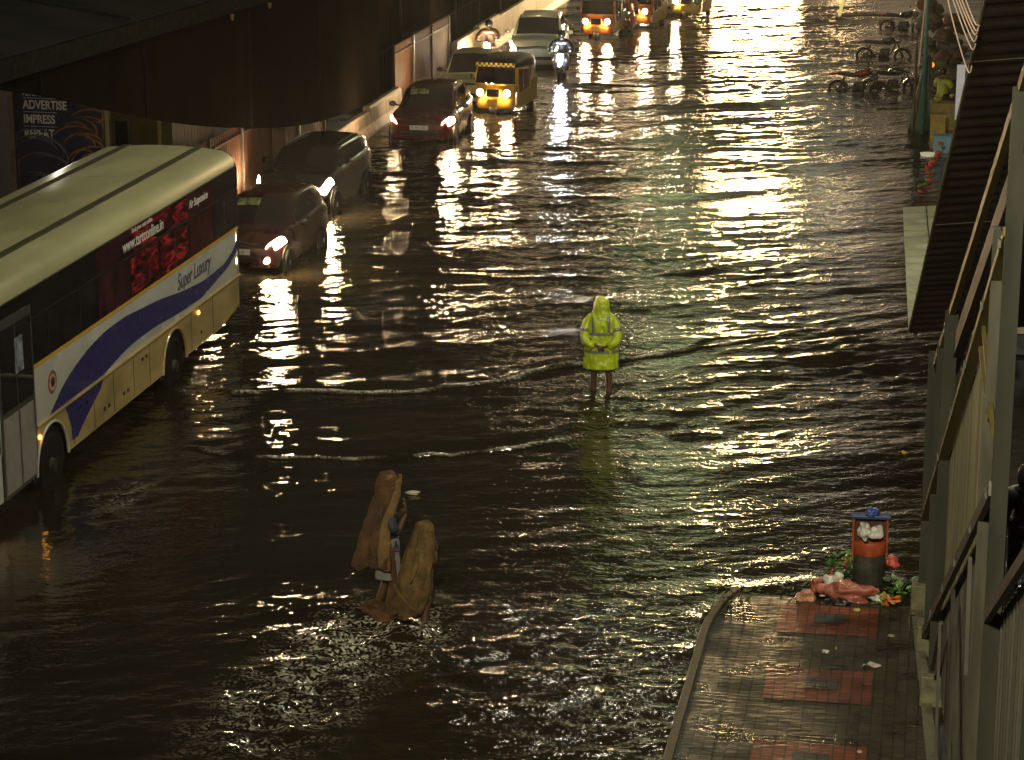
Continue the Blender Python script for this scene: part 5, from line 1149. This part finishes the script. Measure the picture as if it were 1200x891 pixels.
def kiosk():
    c = thing('roadside_kiosk', 'grey shuttered kiosk with louvres behind the stair posts', 'kiosk', (1.0, 38.5, GROUND))
    q = MB(); q.box((2.0, .9, .42), (3.6, 1.8, .84)); q.build('base_wall', mat('dark_kiosk_base', (.022, .022, .024), .5), c)
    q = MB(); q.box((2.0, .85, 2.2), (3.6, 1.7, 2.5)); q.build('wall', mat('dark_kiosk_wall', (.05, .05, .052), .5), c)
    q = MB(); q.box((2.0, -.08, 1.40), (3.7, .16, .13)); q.build('counter', mat('beige_counter', (.24, .21, .15), .5), c)
    lv = mat('grey_louvre_sheet', (.19, .20, .20), .4, .2, var=.3)
    q = MB()
    for k in range(12): q.box((2.0, -.04, 2.78 + k * .085), (3.5, .06, .055), (R(-25), 0, 0))
    q.build('louvre_shutter', lv, c)
    q = MB(); q.box((2.0, -.02, 1.98), (3.5, .03, .30))
    q.build('grille_panel', mat('pale_grille', (.20, .21, .2), .4), c)
    q = MB()
    for k in range(34): q.box((.30 + k * .1, -.045, 1.98), (.03, .02, .30))
    for k in range(40): q.box((.30 + k * .087, -.01, 1.65), (.03, .02, .30))
    q.build('bars', M_BLACK, c)
    q = MB(); q.box((2.0, .7, 3.84), (3.9, 2.1, .09)); q.build('roof', lv, c)
kiosk()
lamp('kiosk_fill_light', (1.6, 36.6, 4.3), 130, COOL, .1)  # added fill light for the louvres and the person by the posts

# ------------------------------------------------------------------ stalls, pole, wires and clutter at the far right
M_TEAL = mat('teal_pole_paint', (.035, .17, .16), .4, var=.3)
q = MB(); q.tube([(-.31, 65.8, -.2), (-.30, 65.8, 4), (-.26, 65.8, 8.5)], [.06, .055, .045], 12); o = q.build('street_pole', M_TEAL, None, True); tag(o, 'slim teal pole standing in the water in front of the stalls', 'pole')
def stall():
    c = thing('stall', 'makeshift stall with a dark green tarpaulin and lit counter behind the teal pole', 'stall', (.35, 66.6, GROUND))
    tp = mat('dark_green_tarpaulin', (.03, .055, .03), .5, var=.4, bump=.02, bscale=5)
    q = MB(); q.grid(lambda a, b: Vector((-1.08 + .62 * a + .42 * b * (1 - a), -.35 + .06 * math.sin(a * 7 + b * 4) + .25 * b, .05 + 2.1 * b + .05 * math.sin(a * 9 + b * 3))), 16, 10); q.build('tarpaulin', tp, c, True, solid=.01)
    for x, y in ((-.9, -.3), (-.9, 1.0), (.9, -.3), (.9, 1.0)): q = MB(); q.tube([(x, y, 0), (x, y, 2.5)], .03, 6); q.build('post', M_POST, c)
    q = MB(); q.grid(lambda a, b: Vector((-1.0 + 2.0 * a, 1.1 - .1 * b + .3 * b, 2.4 + .1 * math.sin(a * 6) - .0 * b)), 10, 6); q.build('roof_cloth', mat('brown_tarpaulin', (.06, .035, .02), .6, bump=.02), c, True, solid=.01)
    q = MB(); q.box((-.1, .3, .45), (.75, .6, .9), bev=.03); q.build('counter', mat('ochre_counter', (.22, .16, .03), .5, var=.4), c)
    q = MB(); q.box((.32, -.55, 1.3), (.22, .05, 1.5)); q.build('white_panel', mat('self_glowing_panel', (.45, .44, .44), .4, emit=(.8, .75, .8), estr=.22), c)  # panel given a faint glow in place of light falling on it
    rs = random.Random(4); q = MB()
    for k in range(9): q.ell((-.45 + rs.random() * .9, .1 + rs.random() * .3, .95 + rs.random() * .15), (.07, .07, .06), n=8, m=6)
    q.build('fruit', mat('yellow_fruit', (.35, .28, .03), .5, var=.5, scale=12), c, True)
    q = MB(); q.ell((-.5, 1.6, 1.75), (.10, .05, .09), n=10, m=6); q.build('lamp', mat('small_orange_lamp', (1, .3, .05), .4, emit=(1, .3, .05), estr=1.6), c, True)
stall()
rs = random.Random(9)
for lab, x, y, w_, h_, cc in (('stack of brown sacks and crates on the kerb behind the stall', .25, 72.5, 1.0, 1.4, (.05, .03, .02)), ('heap of dark bundles under the hanging wires', .55, 79, 1.3, 1.9, (.03, .028, .02)), ('tall pile of green bundles at the top of the kerb', -.1, 86, 1.2, 1.6, (.035, .045, .02))):
    c = thing('bundle_heap', lab, 'bundles', (x, y, GROUND), rs.random(), 'heaped bundles by the stalls')
    for k in range(7):
        q = MB(); q.ell(((rs.random() - .5) * w_ * .7, (rs.random() - .5) * .8, .2 + h_ * (k / 7)), (.3 * w_, .3, .22), lump=.2, seed=k); b_ = q.build('bundle', mat('bundle_cloth_%s' % ['brown', 'olive', 'rust', 'grey'][k % 4], [cc, (.06, .055, .02), (.09, .035, .02), (.05, .05, .05)][k % 4], .6, bump=.02), c, True); crumple(b_, .10, 3.5, 1)
q = MB(); q.box((.28, 63.0, .14), (.52, .45, .55), bev=.03); q.box((.28, 63.0, .43), (.56, .49, .05), bev=.015); o = q.build('blue_crate', mat('pale_blue_plastic', (.14, .30, .42), .4, var=.2)); tag(o, 'pale blue plastic box at the foot of the stalls', 'box')
q = MB(); q.box((.12, 64.1, .35), (.40, .5, .9), bev=.03); q.box((.12, 64.1, .82), (.44, .54, .06), bev=.01); o = q.build('ochre_cabinet', mat('ochre_cabinet_paint', (.28, .20, .03), .5, var=.35)); tag(o, 'ochre yellow cabinet just behind the pale blue box', 'cabinet')
q = MB(); q.lathe([(0, .0), (.16, .0), (.19, .10), (.17, .10), (.14, .02), (0, .02)], 18, 'z', (-.12, 62.2, .0)); o = q.build('white_tub', mat('self_lit_white_plastic', (.6, .6, .58), .4, emit=(1, .9, .6), estr=.25), None, True); tag(o, 'white tub on the water left of the pale blue box', 'tub')  # tub plastic given a faint glow in place of light on it
# garland of red flowers by the eave
c = thing('flower_garland', 'red flower garland with green leaves hanging beyond the stair eave', 'flowers', (.12, 56.7, 0))
q = MB(); q2 = MB()
for k in range(26):
    t = k / 25; p = Vector((-.30 + .36 * t + rs.uniform(-.08, .08), rs.uniform(-.2, .2), .15 + 1.0 * t + rs.uniform(-.1, .1)))
    (q if k % 3 else q2).ell(p, (.075, .05, .04), (rs.random(), rs.random(), 0), lump=.3, seed=k, n=8, m=6)
q.build('red_flowers', mat('red_petals', (.45, .035, .03), .5), c, True); q2.build('leaves', mat('garland_leaf', (.06, .14, .03), .5), c, True)
q = MB(); q.tube([(.1, 0, -.2), (.12, 0, 1.3)], .012, 5); q.build('stem', M_BLACK, c)
# wires and ropes
M_WIRE = mat('pale_pink_wire', (.50, .36, .30), .4, var=.2)
def wire(pts, r, m, label, group=None):
    P_ = [Vector(p) for p in pts]; out = []
    for i in range(len(P_) - 1):
        a = P_[max(0, i - 1)]; b = P_[i]; c_ = P_[i + 1]; d = P_[min(len(P_) - 1, i + 2)]
        for k in range(6):
            t = k / 6; out.append(.5 * ((2 * b) + (c_ - a) * t + (2 * a - 5 * b + 4 * c_ - d) * t * t + (3 * b - a - 3 * c_ + d) * t**3))
    out.append(P_[-1]); q = MB(); q.tube(out, r, 6); o = q.build('wire', m, None, True); return tag(o, label, 'wire', group)
WL = ['wire of the fanned bundle, lowest and longest', 'wire of the fanned bundle, second from the left', 'wire of the fanned bundle, third from the left', 'wire of the fanned bundle, fourth from the left', 'wire of the fanned bundle, fifth from the left', 'wire of the fanned bundle, closest to the eave']
for k, (x0, zt, x1, z1) in enumerate([(.005, 9.2, .235, 8.05), (.03, 9.2, .255, 8.22), (.05, 9.3, .262, 8.28), (.065, 9.3, .268, 8.33), (.085, 9.3, .275, 8.36), (.12, 9.3, .28, 8.40)]):
    wire([(x0 - .06, 18.5, zt), (x0 + .02, 18.5, 8.75), (x0 + (x1 - x0) * .45, 18.5, (8.75 + z1) / 2 + .02), (x1, 18.5, z1), (x1 + .03, 18.45, z1 + .04)], .0055, M_WIRE, WL[k], 'pale wires fanning down to the eave')
wire([(-.30, 60, 5.2), (-.34, 60, 4.2), (-.39, 60, 3.3), (-.43, 60, 2.6)], .022, M_WIRE, 'pale rope running down beside the teal pole')
wire([(.16, 18.5, 9.1), (.22, 18.5, 8.85), (.31, 18.5, 8.62)], .007, mat('white_cable', (.6, .6, .6), .4), 'short white cable above the wire bundle')
wire([(-.55, 15, 9.6), (-.575, 15, 9.2), (-.585, 15, 8.95), (-.605, 15, 8.83)], .012, mat('yellow_rope', (.55, .48, .18), .5), 'frayed yellow rope end dangling at the top of the photo')
q = MB(); q.tube([(-3.9, 93.6, .06), (-2.7, 94.4, .07), (-1.3, 94.3, .06)], .05, 8); o = q.build('bamboo_pole', mat('wet_bamboo', (.07, .06, .04), .5), None, True); tag(o, 'dark bamboo pole lying on the water towards the stalls', 'pole')

# ------------------------------------------------------------------ litter bin and rubbish on the pavement
M_ORB = mat('rusty_orange_paint', (.36, .07, .025), .4, var=.3, scale=9, bump=.002)
def litter_bin():
    c = thing('litter_bin', 'steel litter bin with orange rim and posts among the rubbish', 'litter bin', (-.56, 29.35, -.05), R(4))
    body = mat('perforated_steel', (.13, .12, .105), .35, .6, var=.3, bump=.004, bscale=50)
    q = MB(); q.lathe([(.19, .03), (.20, .05), (.203, .50)], 32, 'z'); q.build('drum', body, c, True, angle=40)
    q = MB(); q.lathe([(.208, .47), (.212, .49), (.212, .62), (.206, .64), (.195, .63), (.195, .46)], 32, 'z'); q.build('rim', M_ORB, c, True, angle=40)
    for s in (1, -1): q = MB(); q.box((s * .215, 0, .70), (.028, .05, .54), bev=.006); q.build('post', M_ORB, c)
    q = MB(); q.box((0, 0, .95), (.50, .16, .045), bev=.01); q.build('top_bar', mat('blue_bin_bar', (.02, .05, .13), .4), c)
    q = MB(); q.box((0, .10, .74), (.40, .012, .30)); q.build('back_plate', mat('dark_rusty_plate', (.09, .03, .018), .6, var=.4), c)
    q = MB()
    for k in range(14):
        for z in (.12, .2, .28, .36):
            t = 2 * math.pi * k / 14; q.box((.2015 * math.cos(t), .2015 * math.sin(t), z), (.006, .006, .045), (0, 0, t))
    q.build('slots', M_BLACK, c)
litter_bin()
def lump(name, loc, r, m, label, cat, rot=(0, 0, 0), lmp=.22, seed=1, group=None, knot=False):
    q = MB(); q.ell((0, 0, 0), r, rot, n=34, m=20, lump=lmp, seed=seed)
    c = thing(name, label, cat, loc, 0, group); b = crumple(q.build('bag', m, c, True), .34 * min(r), .75 / min(r), 1)
    if knot:
        q = MB(); q.ell((r[0] * .95, 0, r[2] * .3), (.05, .04, .035), lump=.3, seed=seed + 1, n=12, m=8); q.tube([(r[0] * .9, 0, r[2] * .25), (r[0] * 1.02, .0, r[2] * .32), (r[0] * 1.18, .02, r[2] * .38)], [.03, .02, .04], 8); q.build('tied_neck', m, b, True)
    return c
PINK = mat('wet_salmon_sack', (.36, .11, .075), .32, var=.4, scale=6, bump=.014, bscale=16, coat=.3)
PINK2 = mat('pale_salmon_sack', (.44, .20, .13), .35, var=.35, scale=6, bump=.012, bscale=16, coat=.3)
WB = mat('white_carrier_plastic', (.62, .60, .56), .3, var=.15, bump=.012, bscale=14)
BB = mat('black_bag_plastic', (.01, .01, .013), .18, bump=.02, bscale=22, coat=.4)
REDB = mat('red_bag_plastic', (.42, .07, .045), .35, var=.3, bump=.014)
ZP = -.03
lump('rubbish_sack', (-.78, 28.66, .09), (.31, .17, .125), PINK, 'large salmon red rubbish sack lying in front of the litter bin', 'sack', (0, .08, -.15), .26, 2, None, True)
lump('rubbish_sack', (-1.30, 28.55, .04), (.13, .10, .085), PINK2, 'small pale salmon sack at the left end of the rubbish', 'sack', (0, .1, .3), .25, 6)
lump('rubbish_sack', (-1.20, 28.90, .08), (.08, .08, .09), PINK, 'small round salmon bag behind the pale salmon sack', 'sack', (0, 0, 0), .2, 9)
lump('plastic_bag', (-.87, 28.42, .03), (.15, .09, .07), BB, 'shiny black plastic bag in front of the large salmon sack', 'bag', (0, 0, .3), .35, 12)
lump('plastic_bag', (-1.01, 28.46, .03), (.07, .06, .05), BB, 'little black bag left of the shiny black one', 'bag', (0, 0, .3), .35, 14)
lump('plastic_bag', (-1.00, 29.05, .12), (.10, .06, .12), WB, 'white crumpled bag between the salmon sack and the bin', 'bag', (.3, .5, .3), .35, 15)
lump('plastic_bag', (-.63, 29.33, .70), (.075, .075, .10), WB, 'tall white bag stuffed in the left of the bin mouth', 'bag', (0, 0, 0), .3, 17)
lump('plastic_bag', (-.49, 29.31, .69), (.10, .085, .09), WB, 'round white bag stuffed in the right of the bin mouth', 'bag', (0, 0, 0), .2, 19)
lump('plastic_bag', (-.55, 29.36, .965), (.085, .07, .06), mat('royal_blue_plastic', (.02, .045, .22), .3, bump=.012), 'blue bag lying on top of the bin', 'bag', (0, 0, 0), .3, 21)
lump('plastic_bag', (-.84, 29.75, .14), (.17, .10, .07), REDB, 'red bag sticking out left behind the bin', 'bag', (0, -.4, 0), .25, 23)
lump('plastic_bag', (-.28, 29.75, .16), (.11, .10, .06), REDB, 'red bag sticking out right behind the bin', 'bag', (0, .5, 0), .25, 25)
lump('plastic_bag', (-1.06, 29.55, .04), (.08, .07, .07), REDB, 'small red bag in the water left of the leafy waste', 'bag', (0, .2, 0), .25, 27)
lump('plastic_bag', (-.42, 28.75, .02), (.12, .08, .045), WB, 'flat white bag right of the large salmon sack', 'bag', (0, .1, .4), .4, 29)
def leaves(name, loc, n, spread, m, label, cat, h=.1, size=(.09, .035), stem=False):
    c = thing(name, label, cat, loc); r_ = random.Random(hash(label) % 999 if False else len(label)); q = MB()
    for k in range(n):
        a = r_.random() * 6.28; d = spread * r_.random() ** .5; p = Vector((d * math.cos(a), d * math.sin(a) * .8, h * r_.random())); b = a + r_.uniform(-.6, .6); u = Vector((math.cos(b), math.sin(b), r_.uniform(-.1, .9))).normalized(); w_ = u.cross(Vector((0, 0, 1))).normalized(); L_ = size[0] * r_.uniform(.6, 1.3); ww = size[1] * r_.uniform(.7, 1.2); dn = u.cross(w_) * .012
        q.add([p, p + u * L_ * .35 + w_ * ww, p + u * L_ * .75 + w_ * ww * .7 + dn, p + u * L_, p + u * L_ * .75 - w_ * ww * .7 + dn, p + u * L_ * .35 - w_ * ww, p + u * L_ * .5 + dn * 1.5], [(0, 1, 6), (1, 2, 6), (2, 3, 6), (3, 4, 6), (4, 5, 6), (5, 0, 6)])
    q.build('leaves', m, c, True)
    if stem:
        q = MB()
        for k in range(5): a = k * 1.3; q.tube([(0, 0, -.05), (.3 * spread * math.cos(a), .3 * spread * math.sin(a), h * .5), (.8 * spread * math.cos(a), .8 * spread * math.sin(a), h)], .004, 5)
        q.build('stems', m, c)
    return c
GL = mat('fresh_green_leaf', (.07, .17, .025), .4, var=.4, scale=20); OLV = mat('olive_leaf', (.09, .10, .025), .5, var=.4)
leaves('leafy_waste', (-.93, 29.45, .02), 90, .15, GL, 'clump of fresh green leaves left of the bin', 'leaves', .30)
leaves('leafy_waste', (-.16, 28.85, .02), 26, .14, GL, 'green leaves and stalks at the foot of the stair post', 'leaves', .22, (.13, .035), True)
leaves('leafy_waste', (-.33, 28.62, 0), 24, .13, mat('yellow_leaf', (.30, .26, .04), .5), 'yellowing leaves right of the rubbish', 'leaves', .06)
leaves('orange_peel', (-.24, 28.55, .02), 12, .07, mat('orange_peel_skin', (.55, .14, .02), .5), 'bright orange peel beside the stair post', 'peel', .08, (.07, .05))
leaves('weed', (-2.16, 28.35, .02), 40, .28, OLV, 'leafy weed growing at the corner of the kerb', 'plant', .22, (.12, .022), True)
leaves('dark_litter', (-.14, 29.3, -.01), 40, .2, mat('sodden_litter', (.012, .011, .014), .4), 'sodden dark litter between the bin and the stair post', 'litter', .05, (.10, .05))
leaves('twig_litter', (-1.45, 28.95, .0), 14, .16, mat('pale_straw', (.35, .32, .22), .5), 'pale straw and twigs left of the salmon bags', 'litter', .08, (.2, .006))
def scrap(loc, w_, h_, rz, m, label, name='paper_scrap', cat='litter', wave=.02):
    q = MB(); q.grid(lambda a, b: Vector(((a - .5) * w_ * (1 - .35 * b), (b - .5) * h_ + .25 * h_ * math.sin(a * 4), wave * math.sin(a * 7 + b * 4) + wave)), 8, 6)
    o = q.build(name, m, None, True, solid=.003, loc=loc); o.rotation_euler = (0, 0, rz); return tag(o, label, cat)
zq = lambda y: pz(y) + .012
scrap((-.43, 26.28, zq(26.28)), .22, .09, .2, mat('pink_white_wrapper', (.5, .40, .38), .4, var=.3, scale=14), 'pinkish white wrapper on the pavement between two red blocks', 'wrapper')
scrap((-.98, 26.62, zq(26.62)), .085, .05, .7, WB, 'small white paper scrap on the olive pavers')
scrap((-.86, 26.75, zq(26.7)), .03, .03, .2, mat('ochre_crumb', (.4, .3, .1), .5), 'tiny ochre crumb beside the white paper scrap', 'crumb')
def pebble(loc, r, m, label, name, cat='litter'):
    q = MB(); q.ell((0, 0, 0), r, n=12, m=8, lump=.12, seed=3); o = q.build(name, m, None, True, loc=loc); return tag(o, label, cat)
pebble((-.66, 28.18, pz(28.18) + .02), (.05, .035, .02), mat('yellow_fruit_skin', (.42, .34, .07), .4), 'yellow fruit piece on the top edge of the first red block', 'fruit_piece')
pebble((-.22, 27.35, pz(27.3) + .015), (.045, .03, .015), mat('dull_yellow_skin', (.25, .23, .07), .5), 'dull yellow fruit piece near the stair wall', 'fruit_piece')
pebble((-.47, 23.75, pz(23.7) + .015), (.03, .02, .015), mat('pale_crumb', (.4, .33, .2), .5), 'pale crumb on the nearest red block', 'crumb')
scrap((-.24, 35.16, .02), .13, .06, .1, mat('bright_yellow_leaf', (.55, .42, .02), .4), 'bright yellow leaf floating beside the stair', 'floating_leaf', 'leaf')
q = MB(); q.ell((0, 0, .02), (.10, .055, .028), n=16, m=8, lump=.2, seed=2); o = q.build('floating_cup', mat('pale_foam_cup', (.5, .46, .36), .4), None, True, loc=(-7.12, 31.95, .0)); tag(o, 'pale floating scrap behind the person under the jute sack', 'floating scrap')
c = leaves('branch_on_wall', (-.02, 27.2, .15), 8, .1, mat('dead_twig', (.14, .10, .06), .6), 'dry twig fallen by the stair wall', 'twig', .3, (.3, .006))
# ------------------------------------------------------------------ render settings
scene.render.engine = 'CYCLES'
cy = scene.cycles
cy.use_denoising = True; cy.max_bounces = 6; cy.diffuse_bounces = 2; cy.glossy_bounces = 3; cy.transmission_bounces = 4
cy.caustics_reflective = False; cy.caustics_refractive = False; cy.sample_clamp_indirect = 4; cy.sample_clamp_direct = 0
cy.use_light_tree = True; cy.blur_glossy = .3
vs = scene.view_settings; vs.view_transform = 'Standard'; vs.look = 'None'; vs.exposure = 0; vs.gamma = 1; vs.use_curve_mapping = False
